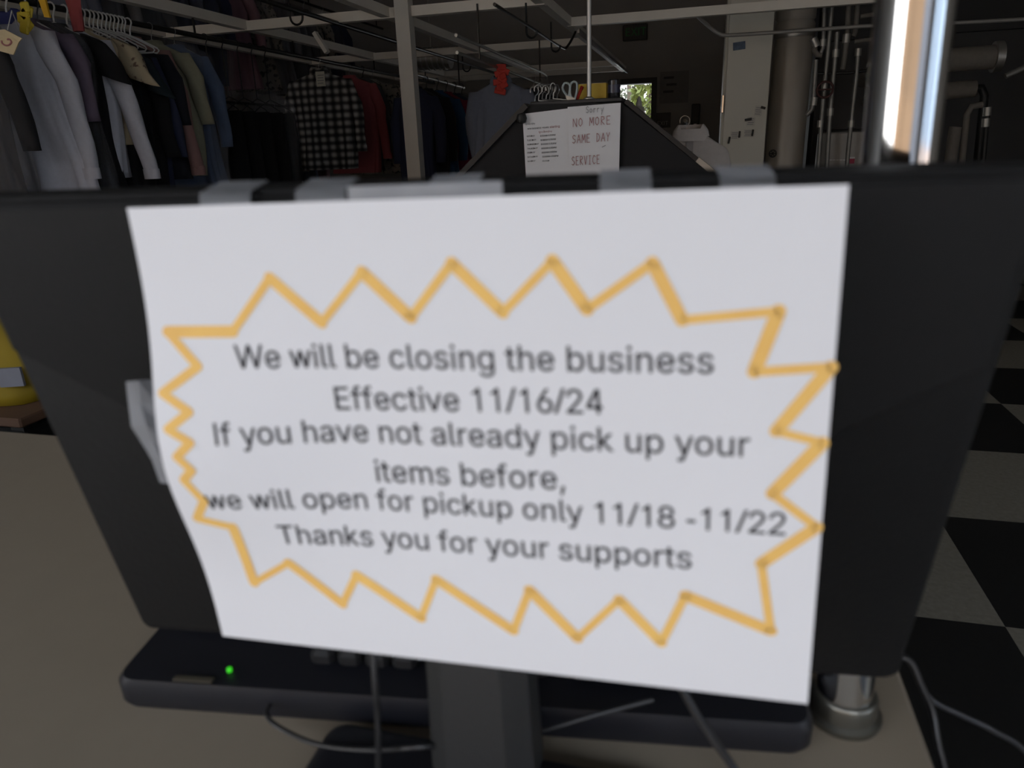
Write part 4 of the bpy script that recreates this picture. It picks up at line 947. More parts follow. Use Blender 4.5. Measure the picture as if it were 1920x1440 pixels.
MB().tube(spline([(-1.18, 4.3, 2.04), (-1.18, 5.3, 2.04), (-1.17, 6.3, 2.03), (-1.14, 6.42, 2.05), (-1.10, 6.55, 2.16), (-1.10, 6.57, 2.19)], 5), .010, 8).build('bar', M_RAIL, rail6, smooth=True)
for y in (5.15, 6.0):
    j_hook(-1.16, y, 2.0, .035, .18).build('u_hook', M_BLACKMETAL, rail6, smooth=True)
R3X, R3Z = -4.62, 2.95
rail3 = thing('hanging_rail', 'high rail near the ceiling carrying the upper row of bagged clothes', 'rail', (R3X, 7, R3Z))
MB().tube([(R3X, 4.0, R3Z), (R3X, 10.6, R3Z)], .016, 10).build('bar', M_RAIL, rail3, smooth=True)
for y in (4.5, 6.5, 8.5, 10.4):
    MB().tube([(R3X, y, R3Z), (R3X, y, ZC)], .008, 6).build('drop_rod', M_RAIL, rail3)
rail7 = thing('hanging_rail', 'bright steel strip rail slanting down beside the conduit pole', 'rail', (-1.03, 9, 2.15))
MB().beam((-1.055, 6.45, 2.165), (-1.055, 10.6, 2.165), .02, .035).build('bar', mat('bright steel strip', (.75, .77, .80), .2, 1.0), rail7)


# ------------------------------------------------------------------ garments
def hanger(rod, rz, kind, label, drop=.0, half=.20):
    """clothes hanger whose hook sits on the rail at rod"""
    rod = Vector(rod)
    o = thing('clothes_hanger', label, 'hanger', tuple(rod), 'clothes hangers on the rails')
    m = {'white': M_HW, 'black': M_HB, 'wire': M_HG}[kind]
    r = {'white': .0048, 'black': .004, 'wire': .0022}[kind]
    R = Matrix.Rotation(rz, 3, 'Z')

    def L(x, z):
        return rod + R @ Vector((x, 0, z))
    hr = .024
    pts = [L(hr * math.cos(a), hr * math.sin(a) - .002) for a in [math.radians(d) for d in range(200, -70, -30)]]
    pts += [L(.004, -.045), L(0, -.065 - drop)]
    MB().tube(pts, r, 6).build('hook', m, o, smooth=True)
    z0 = -.065 - drop
    body = [L(0, z0), L(half * .5, z0 - .045), L(half * .96, z0 - .098), L(half, z0 - .112), L(half * .94, z0 - .124), L(0, z0 - .122), L(-half * .94, z0 - .124), L(-half, z0 - .112), L(-half * .96, z0 - .098), L(-half * .5, z0 - .045)]
    MB().tube(body, r, 6, closed=True).build('shoulder_bar', m, o, smooth=True)
    return o


def sup(a, p):
    c, s = math.cos(a), math.sin(a)
    return math.copysign(abs(c) ** p, c), math.copysign(abs(s) ** p, s)


def shirt(name, cat, label, rod, m, L=.8, hw=.215, sleeve='long', rz=0.0, seed=0, thick=.05, flare=1.05, collar=None, drop=0.0,
          group=None, sl_len=None, placket=None, cuff=None, swing=.05, neck=.06, fold=1.0):
    rod = Vector(rod)
    top = rod + Vector((0, 0, -.085 - drop))
    R = Matrix.Rotation(rz, 3, 'Z')
    o = thing(name, label, cat, tuple(top), group)
    rnd = random.Random(seed)
    ph = [rnd.uniform(0, 6.28) for _ in range(6)]
    N = 44

    def ring(z, w, t, fold):
        pts = []
        for k in range(N):
            a = 2 * PI * k / N
            c, s = sup(a, .72)
            f = 1 + fold * (.55 * math.sin(5 * a + ph[0] + z * 1.5) + .35 * math.sin(9 * a + ph[1] - z * 2) + .3 * math.sin(13 * a + ph[2]))
            dx = .012 * fold * 6 * math.sin(z * 5 + ph[3])
            pts.append(top + R @ Vector((c * w * (1 + (f - 1) * .25) + dx, s * t * f, -z)))
        return pts
    prof = [(.0, neck, .042), (.018, neck + .008, .046), (.035, neck + .035, .046), (.058, hw * .70, .044), (.078, hw * .90, .042), (.098, hw * .99, .044), (.125, hw * 1.02, .05)]
    rings = [ring(z, w, t * thick / .05, .0) for z, w, t in prof]
    steps = 11
    for i in range(1, steps + 1):
        t = i / steps
        z = .125 + (L - .125) * t
        w = hw * (.99 + (flare - .99) * t)
        rings.append(ring(z, w, thick * (1.05 + .45 * t), fold * (.14 + .34 * t)))
    MB().loft(rings).build('body', m, o, smooth='all')
    if sleeve != 'none':
        sl = sl_len or (.56 if sleeve == 'long' else .21)
        for sgn in (-1, 1):
            pth, rad = [], []
            ks = 9
            for i in range(ks + 1):
                t = i / ks
                x = hw * .90 + (.07 * min(1, t * 3) + swing * t if sleeve == 'long' else (.05 + .11 * t))
                z = .085 + sl * t if sleeve == 'long' else .085 + sl * t * 1.0
                y = .012 * math.sin(5 * t + ph[4]) - .006
                pth.append((sgn * x, y, -z))
                if sleeve == 'long':
                    rad.append((.066 - .024 * t, .040 - .008 * t))
                else:
                    rad.append((.070 + .018 * t, .036))
            rgs = []
            for (x, y, z), (ra, rb) in zip(pth, rad):
                pts = []
                for k in range(16):
                    a = 2 * PI * k / 16
                    f = 1 + .10 * math.sin(3 * a + ph[5] + z * 20)
                    pts.append(top + R @ Vector((x + ra * math.cos(a) * f, y + rb * math.sin(a) * f, z + (-.03 * sgn * math.cos(a) if sleeve != 'long' else 0))))
                rgs.append(pts)
            sv = MB().loft(rgs).build('sleeve', m, o, smooth='all')
            if cuff is not None and sleeve == 'long':
                x, y, z = pth[-1]
                cg = []
                for dz in (.0, -.055):
                    cg.append([top + R @ Vector((x + .048 * math.cos(2 * PI * k / 14), y + .036 * math.sin(2 * PI * k / 14), z + .03 + dz)) for k in range(14)])
                MB().loft(cg).build('cuff', cuff, sv, smooth=True)
    if collar is not None:
        cg = []
        for dz, w, t in ((-.012, neck + .012, .056), (.022, neck + .004, .044), (.030, neck + .002, .042), (.004, neck + .022, .060), (-.026, neck + .030, .064)):
            cg.append([top + R @ Vector((sup(2 * PI * k / 24, .9)[0] * w, sup(2 * PI * k / 24, .9)[1] * t * thick / .05, dz - (.02 if 14 < k < 22 else 0))) for k in range(24)])
        MB().loft(cg, caps=False).build('collar', collar, o, smooth=True)
    if placket is not None:
        pb = MB()
        for i in range(14):
            z = .04 + (L - .1) * i / 14
            z2 = .04 + (L - .1) * (i + 1) / 14

            def yy(q):
                return -(thick * (1.05 + .45 * max(0, (q - .125) / (L - .125))) * 1.14 + .004) if q > .09 else -.05 * thick / .05
            pb.add([top + R @ Vector((x, yy(q), -q)) for q, x in ((z, -.016), (z, .016), (z2, .016), (z2, -.016))], [(0, 1, 2, 3)])
        pk = pb.build('placket', placket, o, fix=False)
        sd = pk.modifiers.new('thickness', 'SOLIDIFY')
        sd.thickness = .002
    return o


def trousers(label, rod, m, drop=.3, half=.17, L=.62, seed=0, rz=0.0, group=None):
    rod = Vector(rod)
    top = rod + Vector((0, 0, -.19 - drop))
    R = Matrix.Rotation(rz, 3, 'Z')
    o = thing('folded_trousers', label, 'trousers', tuple(top), group)
    rnd = random.Random(seed)
    p = rnd.uniform(0, 6)
    for sgn, dl in ((1, 1.0), (-1, .9)):
        rings = []
        for i in range(11):
            t = i / 10
            z = .012 - L * dl * t
            pts = []
            for k in range(22):
                a = 2 * PI * k / 22
                c, s = sup(a, .45)
                y = sgn * .011 + s * (.009 + .006 * t) + .006 * t * math.sin(c * 7 + p)
                pts.append(top + R @ Vector((c * half * (1 + .04 * t), y, z)))
            rings.append(pts)
        MB().loft(rings).build('trouser_leg', m, o, smooth=True)
    return o


def cover(label, rod, L=.95, hw=.26, thick=.085, rz=0.0, seed=0, m=None, drop=0.0):
    rod = Vector(rod)
    top = rod + Vector((0, 0, -.06 - drop))
    R = Matrix.Rotation(rz, 3, 'Z')
    rnd = random.Random(seed)
    ph = [rnd.uniform(0, 6.28) for _ in range(4)]
    rings = []
    prof = [(0, .03, .03), (.03, .10, .06), (.07, hw * .75, .075), (.105, hw * .97, .08), (.14, hw * 1.03, thick)]
    for i in range(1, 13):
        prof.append((.14 + (L - .14) * i / 12, hw * (1.04 + .06 * math.sin(i * .9 + ph[0])), thick * (1.05 + .1 * math.sin(i * 1.3 + ph[1]))))
    for z, w, t in prof:
        pts = []
        for k in range(36):
            a = 2 * PI * k / 36
            c, s = sup(a, .7)
            f = 1 + (.05 * math.sin(7 * a + ph[2] + z * 3) + .05 * math.sin(11 * a + ph[3])) * min(1, z * 6)
            pts.append(top + R @ Vector((c * w * f, s * t * f, -z)))
        rings.append(pts)
    o = MB().loft(rings, caps=False).build('plastic_cover', m or M_FILM, None, smooth='all')
    return tag(o, label, 'garment cover', 'clear covers over garments')


def cloth(name, col, **k):
    return mat(name, col, rough=k.pop('rough', .9), scale=k.pop('scale', 50), var=k.pop('var', .1), bump=k.pop('bump', .06), **k)


C_WHITE = cloth('white cotton', (.62, .62, .68))
C_PURPLE = cloth('mauve cotton', (.15, .115, .16))
C_BLACK = cloth('black wool', (.007, .007, .0085))
C_CHAR = cloth('charcoal wool', (.022, .022, .024))
C_NAVY = cloth('navy wool', (.026, .032, .066))
C_BLUE = cloth('blue cotton', (.10, .135, .215))
C_GREEN = cloth('pale sage linen', (.30, .29, .20))
C_PINK = cloth('dusty pink cotton', (.30, .17, .155))
C_RED = cloth('brick red cotton', (.42, .105, .11))
C_TEAL = cloth('teal wool', (.025, .075, .15))
C_CRIM = cloth('crimson wool', (.20, .018, .05))
C_GREYBLUE = cloth('slate blue cotton', (.16, .18, .235))
C_CREAM = print_mat('cream print cotton', (.50, .42, .28), (.16, .10, .07), 22, .62)
C_BEIGE = print_mat('grey beige print', (.27, .25, .21), (.05, .05, .045), 26, .57)
C_PLAID = plaid_mat('black white plaid')
C_SLATE = cloth('slate wool', (.10, .11, .145))
C_ASH = cloth('ash grey wool', (.19, .185, .19))
C_OLIVE = cloth('olive cotton', (.09, .085, .05))
C_GREY = cloth('grey wool', (.11, .11, .115))
C_MAUVE = cloth('rose mauve cotton', (.27, .155, .18))

G1 = 'garments on the front left rail'


def hang(kind, label, Y, m, hkind, short, name='shirt', cat='shirt', rx=RX, rz_=RZ, grp=G1, bag=None, **k):
    rod = (rx, Y, rz_)
    hanger(rod, k.get('rz', 0.0), hkind, '%s hanger holding the %s' % (hkind if hkind != 'wire' else 'wire', short), drop=k.get('drop', 0.0) + .01)
    g = shirt(name, cat, label, rod, m, group=grp, **k)
    if bag:
        cover('clear plastic cover over the %s' % short.replace(' towards the camera', ''), rod, L=k.get('L', .8) + .12, hw=k.get('hw', .215) + .05, rz=k.get('rz', 0.0), seed=k.get('seed', 0) + 50, drop=k.get('drop', 0.0), thick=.07)
    return g


hang('s', 'dark grey long coat in clear plastic at the near end of the left rail', 2.82, C_CHAR, 'white', 'dark grey coat nearest the camera', 'coat', 'coat', L=1.05, hw=.23, seed=1, bag=True, rz=.05)
hang('s', 'bright white long sleeved shirt near the front of the left rail', 3.18, C_WHITE, 'white', 'bright white shirt', L=.95, hw=.225, seed=3, fold=1.7, sleeve='long', cuff=C_WHITE, collar=cloth('blue neckband', (.05, .06, .20)), flare=1.12, swing=.03, sl_len=.68)
hang('s', 'mauve purple shirt directly behind the bright white shirt', 3.285, C_PURPLE, 'white', 'mauve shirt', L=.72, seed=4, sleeve='long', sl_len=.42, swing=.03)
hang('s', 'charcoal dress in glossy film behind the mauve shirt', 3.36, C_BLACK, 'black', 'charcoal dress behind the mauve shirt', 'dress', 'dress', L=1.05, seed=5, sleeve='none', hw=.20, bag=True)
hang('s', 'black short sleeved top in front of a white sleeve', 3.46, C_BLACK, 'white', 'black short sleeved top', L=.9, seed=6, sleeve='short', hw=.205)
hang('s', 'white long sleeved shirt half hidden behind the black top', 3.545, C_WHITE, 'white', 'half hidden white shirt', L=.8, seed=7, sleeve='long', cuff=C_WHITE, sl_len=.70, swing=.10, hw=.21)
hang('s', 'cream short sleeved shirt with small dark floral print', 3.63, C_CREAM, 'white', 'cream print shirt', L=.62, seed=8, sleeve='short', hw=.235)
for i, (Y, lb, L, sl, m) in enumerate((
        (3.70, 'black dress next behind the cream print shirt', 1.0, 'none', C_BLACK),
        (3.76, 'dark teal blouse between two black garments on the left rail', .7, 'short', cloth('dark teal wool', (.012, .022, .028))),
        (3.82, 'black jacket hanging under the bunch of white hangers', .95, 'long', C_BLACK),
        (3.88, 'dark navy jacket under the bunch of white hangers', .95, 'long', C_NAVY))):
    hang('s', lb, Y, m, 'white', lb.split(' next')[0].split(' between')[0].split(' hanging')[0].split(' under')[0] + ' on the left rail', 'dress' if i == 0 else 'jacket', 'dress' if i == 0 else 'jacket', L=L, seed=20 + i, sleeve=sl, drop=.055)
# empty white hangers hooked in a bunch over those
for i, Y in enumerate((3.665, 3.73, 3.79, 3.85, 3.91, 3.94)):
    hanger((RX, Y, RZ), .03 * (i - 2), 'white', ('%s empty white hanger of the bunch, counted back from the cream print shirt' % ('first', 'second', 'third', 'fourth', 'fifth', 'sixth')[i]), half=.225)
hang('s', 'dusty pink shirt whose cuff shows below the black navy sleeve', 4.01, C_PINK, 'white', 'dusty pink shirt', L=.75, seed=30, sleeve='long', cuff=C_PINK, sl_len=.70, swing=.07, hw=.20)
hang('s', 'black navy top with wide sleeves in front of the pink cuff', 3.965, cloth('black navy wool', (.009, .010, .016)), 'white', 'black navy top', L=.8, seed=31, sleeve='long', sl_len=.40, hw=.225, swing=.05, drop=.03)
hang('s', 'pale sage green shirt with gathered sleeve beside the blue bagged shirt', 4.19, C_GREEN, 'wire', 'pale sage shirt', L=.82, seed=32, sleeve='long', sl_len=.42, swing=.04)
hang('s', 'blue shirt in shiny clear plastic at end of the first left group', 4.40, C_BLUE, 'wire', 'blue bagged shirt', L=.95, seed=33, sleeve='long', bag=True, hw=.205, swing=.02)
for i, Y in enumerate((4.72, 4.90, 5.08, 5.26, 5.44)):
    rod = (RX + .13, Y, RZ)
    w = ('first', 'second', 'third', 'fourth', 'fifth')[i]
    hanger((RX, Y, RZ), 0, 'black', 'black long necked hanger of the %s black trousers from the blue bagged shirt' % w, drop=.31, half=.19)
    trousers('%s pair of folded black trousers from the blue bagged shirt towards the plaid shirt' % w, (RX, Y, RZ), C_BLACK, drop=.305, half=.20, L=.75, seed=i, group=G1)
cover('clear plastic cover over the black trousers nearest the plaid shirt', (RX, 5.44, RZ), L=1.1, hw=.20, thick=.04, seed=70, drop=.26)
hang('s', 'black and white plaid shirt facing the counter on the left rail', 6.30, C_PLAID, 'wire', 'black and white plaid shirt', L=.86, hw=.262, seed=34, sleeve='long', collar=C_PLAID, thick=.06, flare=1.06, swing=.04, sl_len=.6, placket=C_PLAID, cuff=C_PLAID, rz=.08)
tg = thing('paper_ticket', 'small white paper ticket pinned at the collar of the plaid shirt', 'ticket', tuple(at(601, 148, 6.08)))
MB().box(at(601, 148, 6.08), (.085, .004, .12)).build('slip', mat('cream ticket paper', (.62, .60, .50), .8), tg)
tk = MB()
for i in range(4):
    tk.box(at(601, 141 + i * 5, 6.076), (.06 - .008 * (i % 2), .002, .006))
tk.build('printed_lines', M_PENCIL, tg)
hang('s', 'brick red long sleeved shirt hanging behind the plaid shirt', 6.90, C_RED, 'wire', 'brick red shirt', L=.92, hw=.235, seed=35, sleeve='long', cuff=C_RED, swing=.05, sl_len=.68)
hang('s', 'dark grey jacket squeezed between the red shirt and the beige print shirt', 7.2, C_GREY, 'black', 'dark grey jacket behind the red shirt', 'jacket', 'jacket', L=.9, hw=.15, swing=.0, seed=36)
hang('s', 'beige grey shirt with dark mottled print left of the white post', 7.42, C_BEIGE, 'wire', 'beige print shirt', L=.95, hw=.30, seed=37, sleeve='short', bag=False)
hang('s', 'plain taupe jacket behind the white post on the left rail', 8.2, cloth('taupe wool', (.20, .18, .15)), 'black', 'plain taupe jacket', 'jacket', 'jacket', L=.95, hw=.22, seed=38)
G2 = 'suits on the low rail by the white post'
for i, (Y, m, lb) in enumerate(((6.34, C_NAVY, 'dark navy suit jacket nearest the white post on the low rail'),
                                (6.62, C_CHAR, 'charcoal suit jacket second from the white post on the low rail'),
                                (6.90, C_TEAL, 'dark teal blue jacket in the middle of the low rail suits'),
                                (7.16, C_CRIM, 'dark crimson blouse among the suits on the low rail'),
                                (7.42, C_NAVY, 'navy blazer between the crimson blouse and the grey jacket'),
                                (7.66, C_GREY, 'grey suit jacket at the far end of the low rail'))):
    hang('s', lb, Y, m, 'black', lb.split(' nearest')[0].split(' second')[0].split(' in the')[0].split(' among')[0].split(' between')[0].split(' at the')[0] + ' on the low rail', 'suit_jacket', 'jacket', rx=R4X + .0, rz_=R4Z, grp=G2, L=.86, hw=.155 + .013 * i, swing=.0, seed=40 + i, bag=(i == 5))
hang('s', 'slate blue grey shirt with a red tag hanging left of the black booth', 5.75, C_GREYBLUE, 'black', 'slate blue grey shirt', rx=R5X, rz_=1.855, grp='shirts left of the black booth', L=.72, hw=.205, seed=50, sleeve='long', cuff=C_GREYBLUE, collar=C_GREYBLUE, rz=.1, swing=-.035, sl_len=.55)
rt = MB()
for i in range(9):
    c = at(940 + 5 * math.sin(i * 2.3), 126 + i * 5.6, 5.66 + .01 * (i % 3))
    rt.box(c, (.075 + .02 * math.sin(i * 1.7), .012, .045), Matrix.Rotation(.5 * math.sin(i * 1.9), 3, 'Y') @ Matrix.Rotation(.4 * math.cos(i), 3, 'Z'), bev=.004)
tag(rt.build('red_tag', mat('red paper', (.55, .045, .03), .7), None), 'crinkled red tag tied on the hanger of the slate blue shirt', 'tag')
for i, (Y, lb, m, b) in enumerate(((6.9, 'bagged black jacket just behind the slate blue shirt', C_BLACK, True), (7.2, 'black coat behind the slate blue shirt, last on the looped rail', C_BLACK, False))):
    hang('s', lb, Y, m, 'wire', lb.split(' just')[0].split(' behind')[0] + ' on the looped rail', 'jacket', 'jacket', rx=R5X, rz_=1.855, grp='shirts left of the black booth', L=.85, hw=.20, seed=54 + i, bag=b)
G3 = 'bagged clothes on the high left rail'
UP = [(4.75, C_SLATE, 'slate garment nearest the camera on the high rail'), (5.15, C_ASH, 'ash grey coat second from the camera on the high rail'),
      (5.55, C_GREY, 'grey suit third from the camera on the high rail'), (5.95, C_SLATE, 'slate suit on the high rail left of the rose shirt'),
      (6.35, C_NAVY, 'navy coat left of the rose shirt on the high rail'), (6.84, C_MAUVE, 'rose mauve shirt above the black trousers on the high rail'),
      (7.15, C_BEIGE, 'beige print blouse right of the rose shirt, high rail'), (7.55, C_ASH, 'ash grey coat right of the beige blouse on the high rail'),
      (7.95, C_GREY, 'grey jacket above the plaid shirt on the high rail'), (8.35, C_BEIGE, 'pale print dress second from last on the high rail'), (8.8, C_NAVY, 'navy jacket at the far end of the high rail')]
for i, (Y, m, lb) in enumerate(UP):
    hang('s', lb, Y, m, 'wire', lb, 'bagged_garment', 'garment', rx=R3X, rz_=R3Z, grp=G3, L=.95, hw=.22, seed=60 + i, sleeve='long', bag=(i % 2 == 0), rz=.15)
# dark row of clothes on a lower wall rail, seen between the rail and the high row
R8X, R8Z = -4.75, 1.80
rail8 = thing('hanging_rail', 'low wall rail with dark clothes behind the front left row', 'rail', (R8X, 7, R8Z))
MB().tube([(R8X, 4.2, R8Z), (R8X, 10.4, R8Z)], .016, 10).build('bar', M_RAIL, rail8, smooth=True)
for y in (4.4, 6.4, 8.4, 10.2):
    MB().tube([(R8X, y, R8Z), (R8X, y, HB)], .008, 6).build('drop_rod', M_RAIL, rail8)
for i in range(12):
    Y = 4.4 + i * .36
    m = (C_GREY, C_SLATE, C_NAVY, C_ASH, C_SLATE, C_MAUVE)[i % 6]
    nm = ('grey', 'slate', 'navy', 'ash grey', 'slate', 'rose')[i % 6]
    o_ = ('first', 'second', 'third', 'fourth', 'fifth', 'sixth', 'seventh', 'eighth', 'ninth', 'tenth', 'eleventh', 'twelfth')[i]
    hang('s', '%s jacket, %s from the near end of the low wall rail' % (nm, o_), Y, m, 'wire', '%s jacket, %s on the low wall rail' % (nm, o_), 'jacket', 'jacket', rx=R8X, rz_=R8Z, grp='dark clothes on the low wall rail', L=.9, hw=.22, seed=80 + i)

# loose things on the front hangers
tp = thing('paper_tag', 'cream paper tag with a red curved mark at the upper left', 'tag', tuple(at(14, 80, 2.62)))
tr = [at(-14, 58, 2.62), at(8, 55, 2.62), at(41, 72, 2.60), at(35, 79, 2.60), at(25, 103, 2.61), at(-14, 92, 2.62)]
MB().prism(tr, (0, .004, 0)).build('card', mat('cream card', (.62, .50, .30), .8), tp)
mk = MB()
mk.tube(spline([at(3, 76, 2.612), at(4, 81, 2.612), at(10, 85, 2.610), at(17, 84, 2.606), at(21, 79, 2.603), at(18, 74, 2.604), at(14, 74, 2.606)], 4), .0035, 6)
mk.build('red_mark', M_RED, tp)
MB().tube([at(14, 56, 2.62), at(22, 20, 2.68), (RX + .35, 2.9, RZ - .2)], .002, 5).build('string', M_HW, tp)
yt = MB()
yt.prism([at(70, -6, 3.0), at(83, -6, 3.0), at(93, 33, 3.0), at(83, 32, 3.0)], (0, .01, 0))
tag(yt.build('yellow_strip', mat('amber card', (.60, .33, .01), .7), None), 'amber yellow card strip hanging above the white shirt collar', 'tag')
yl = MB()
for i in range(7):
    yl.box(at(47 + 6 * math.sin(i * 1.6), 14 + i * 6.5, 3.04 + .01 * (i % 2)), (.05, .016, .05), Matrix.Rotation(.6 * math.sin(i * 2.2), 3, 'Y'), bev=.006)
tag(yl.build('yellow_ribbon', mat('yellow ribbon', (.55, .42, .03), .6), None), 'knotted yellow ribbon on the hanger of the white shirt', 'ribbon')
rc = []
for i in range(8):
    t = i / 7
    c0, c1 = at(118 + 22 * t, -18 + 78 * t, 3.35), at(149 + 8 * t, -18 + 76 * t, 3.35)
    w = (c1 - c0).length / 2
    c = (c0 + c1) / 2
    rc.append([c + Vector((w * math.cos(2 * PI * k / 12), .02 * math.sin(2 * PI * k / 12) * (1 + .3 * math.sin(k * 2 + i)), 0)) for k in range(12)])
tag(MB().loft(rc).build('red_scarf', cloth('faded red cotton', (.34, .07, .07)), None, smooth=True), 'faded red scarf draped over the left rail among the hangers', 'scarf')

# ------------------------------------------------------------------ black booth with the two small signs
HY = 2.95
bo = thing('black_booth', 'black booth with sloped shoulders carrying two small white signs', 'booth', (-.48, HY, 0))
prof = [(-.68, 1.438), (-.318, 1.428), (.075, 1.118), (.075, .0), (-1.06, .0), (-1.06, 1.10)]
MB().prism([Vector((x, HY + .02, z)) for x, z in prof], (0, .55, 0)).build('housing', mat('black laminate', (.0105, .0105, .012), .65, scale=80, spec=.3), bo)
M_TRIM = mat('dark brown trim', (.012, .009, .008), .5)
MB().beam((-.695, HY + .05, 1.435), (-1.075, HY + .05, 1.10), .10, .022).build('edge_rail', M_TRIM, bo)
MB().beam((-.300, HY + .05, 1.432), (-.02, HY + .05, 1.205), .08, .016).build('edge_rail', M_TRIM, bo)
MB().beam((-.02, HY + .05, 1.207), (.09, HY + .05, 1.12), .08, .020).build('edge_rail', mat('worn bare metal edge', (.40, .36, .31), .4, .4), bo)
MB().box((-.50, HY + .28, 1.440), (.37, .5, .016), bev=.003).build('top_shelf', mat('black shelf', (.022, .022, .024), .5), bo)
MB().lathe([(.004, -.02), (.017, -.016), (.022, 0), (.017, .016), (.004, .02)], at(978, 222, HY - .01), 14).build('corner_knob', M_BLACKMETAL, bo, smooth=True)


def sheet_thing(c4, label, yd=.002):
    o = thing('paper_sign', label, 'sign', tuple(c4[0]), 'small paper signs on the black booth')
    MB().prism(c4, (0, yd, 0)).build('sheet', mat('bright copy paper', (.78, .78, .80), .8, var=.03, scale=5), o)
    return o


# left: opening hours
p0 = Vector((-.712, HY + .006, 1.403))
hours = sheet_thing([p0, p0 + Vector((.196, 0, .013)), p0 + Vector((.203, 0, -.262)), p0 + Vector((.008, 0, -.279))], 'printed opening hours sheet on the left half of the black booth')


def flat(o, xd, zd, off=-.0008):
    o = Vector(o)
    xd, zd = Vector(xd), Vector(zd)
    return lambda x, y: o + xd * x + zd * y + Vector((0, off, 0))


XD, ZD = Vector((1, 0, .03)), Vector((0, 0, 1))
rows = [('MONDAY', '8:00AM-5:30PM'), ('TUESDAY', '8:00AM-5:30PM'), ('WEDNESDAY', '8:00AM-5:30PM'), ('THURSDAY', '8:00AM-5:30PM'), ('FRIDAY', '8:00AM-5:30PM'), ('SATURDAY', '10:00AM-4:00PM'), ('SUNDAY', 'CLOSED')]
text_mesh('NEW BUSINESS  HOURS', flat(at(989, 243, HY + .004), XD, ZD), 'printed_text', M_INK, hours, fit=.088, bold=.012)
for i, (a, b) in enumerate(rows):
    y = 257 + i * 7.8
    text_mesh(a, flat(at(988 + i * .2, y, HY + .004), XD, ZD), 'printed_text', M_INK, hours, fit=.0052 * len(a) + .002, bold=.012)
    text_mesh(b, flat(at(1013 + i * .7, y - .5, HY + .004), XD, ZD), 'printed_text', M_INK, hours, fit=.0048 * len(b), bold=.012)
text_mesh('starting', flat(at(1031, 240, HY + .004), XD, ZD), 'handwriting', M_RED, hours, fit=.040)
for p_, w_, m_ in ((at(1010, 248, HY + .004), .055, M_RED), (at(985, 233, HY + .004), .040, M_PENCIL)):     # unreadable scrawl
    sb = MB()
    ribbon(sb, [(w_ * i / 22, .0035 * math.sin(i * 2.3) * (1 + .5 * math.sin(i * .9))) for i in range(23)], .0010, flat(p_, XD, ZD), 6)
    sb.build('handwriting', m_, hours, fix=False)

# right: hand-lettered sign
q0 = Vector((-.526, HY - .002, 1.420))
sorry = sheet_thing([q0, q0 + Vector((.2085, 0, .006)), q0 + Vector((.205, 0, -.274)), q0 + Vector((.004, 0, -.279))], 'hand lettered no more same day service sign on the right half of the booth')
GL = {'S': [[(.85, .85), (.5, 1), (.15, .8), (.3, .55), (.75, .45), (.85, .2), (.5, 0), (.1, .12)]], 'o': [[(.5, .6), (.2, .5), (.15, .2), (.45, 0), (.8, .15), (.8, .45), (.5, .6)]],
      'r': [[(.2, 0), (.2, .6)], [(.2, .4), (.5, .6), (.8, .55)]], 'y': [[(.15, .6), (.45, .1)], [(.85, .6), (.3, -.4)]],
      'N': [[(.1, 0), (.12, 1), (.85, 0), (.88, 1)]], 'O': [[(.5, 1), (.15, .75), (.15, .25), (.5, 0), (.85, .25), (.85, .75), (.5, 1)]],
      'M': [[(.05, 0), (.15, 1), (.5, .3), (.85, 1), (.95, 0)]], 'R': [[(.15, 0), (.15, 1), (.7, .95), (.8, .7), (.15, .5), (.85, 0)]],
      'E': [[(.85, 1), (.15, 1), (.15, 0), (.88, 0)], [(.15, .5), (.7, .52)]], 'A': [[(.05, 0), (.5, 1), (.95, 0)], [(.22, .38), (.78, .38)]],
      'D': [[(.15, 0), (.15, 1), (.6, .9), (.88, .5), (.6, .1), (.15, 0)]], 'Y': [[(.1, 1), (.5, .5), (.9, 1)], [(.5, .5), (.45, 0)]],
      'V': [[(.08, 1), (.48, 0), (.92, 1)]], 'I': [[(.5, 0), (.5, 1)], [(.25, 1), (.75, 1)], [(.25, 0), (.75, 0)]], 'C': [[(.88, .82), (.5, 1), (.15, .65), (.15, .3), (.5, 0), (.88, .15)]], ' ': []}


def strokes(word, o, w, h, width, m, parent):
    mb = MB()
    f = flat(o, XD, ZD)
    n = len(word)
    for i, ch in enumerate(word):
        for s in GL[ch]:
            ribbon(mb, [((i + .08 + x * .8) * w / n, y * h) for x, y in s], width, f, 6)
    o_ = mb.build('hand_lettering', m, parent, fix=False)
    return o_


strokes('Sorry', at(1098, 212, HY - .006), .072, .024, .0020, M_PENCIL, sorry)
strokes('NO MORE', at(1073, 238, HY - .006), .155, .030, .0022, M_RED, sorry)
strokes('SAME DAY', at(1072, 269, HY - .006), .155, .031, .0022, M_RED, sorry)
strokes('SERVICE', at(1071, 310, HY - .006), .118, .033, .0022, M_RED, sorry)
ln = MB()
ribbon(ln, [(0, 0), (.013, .006)], .0022, flat(at(1129, 276, HY - .006), XD, ZD), 6)
ln.build('hand_lettering', M_PENCIL, sorry, fix=False)

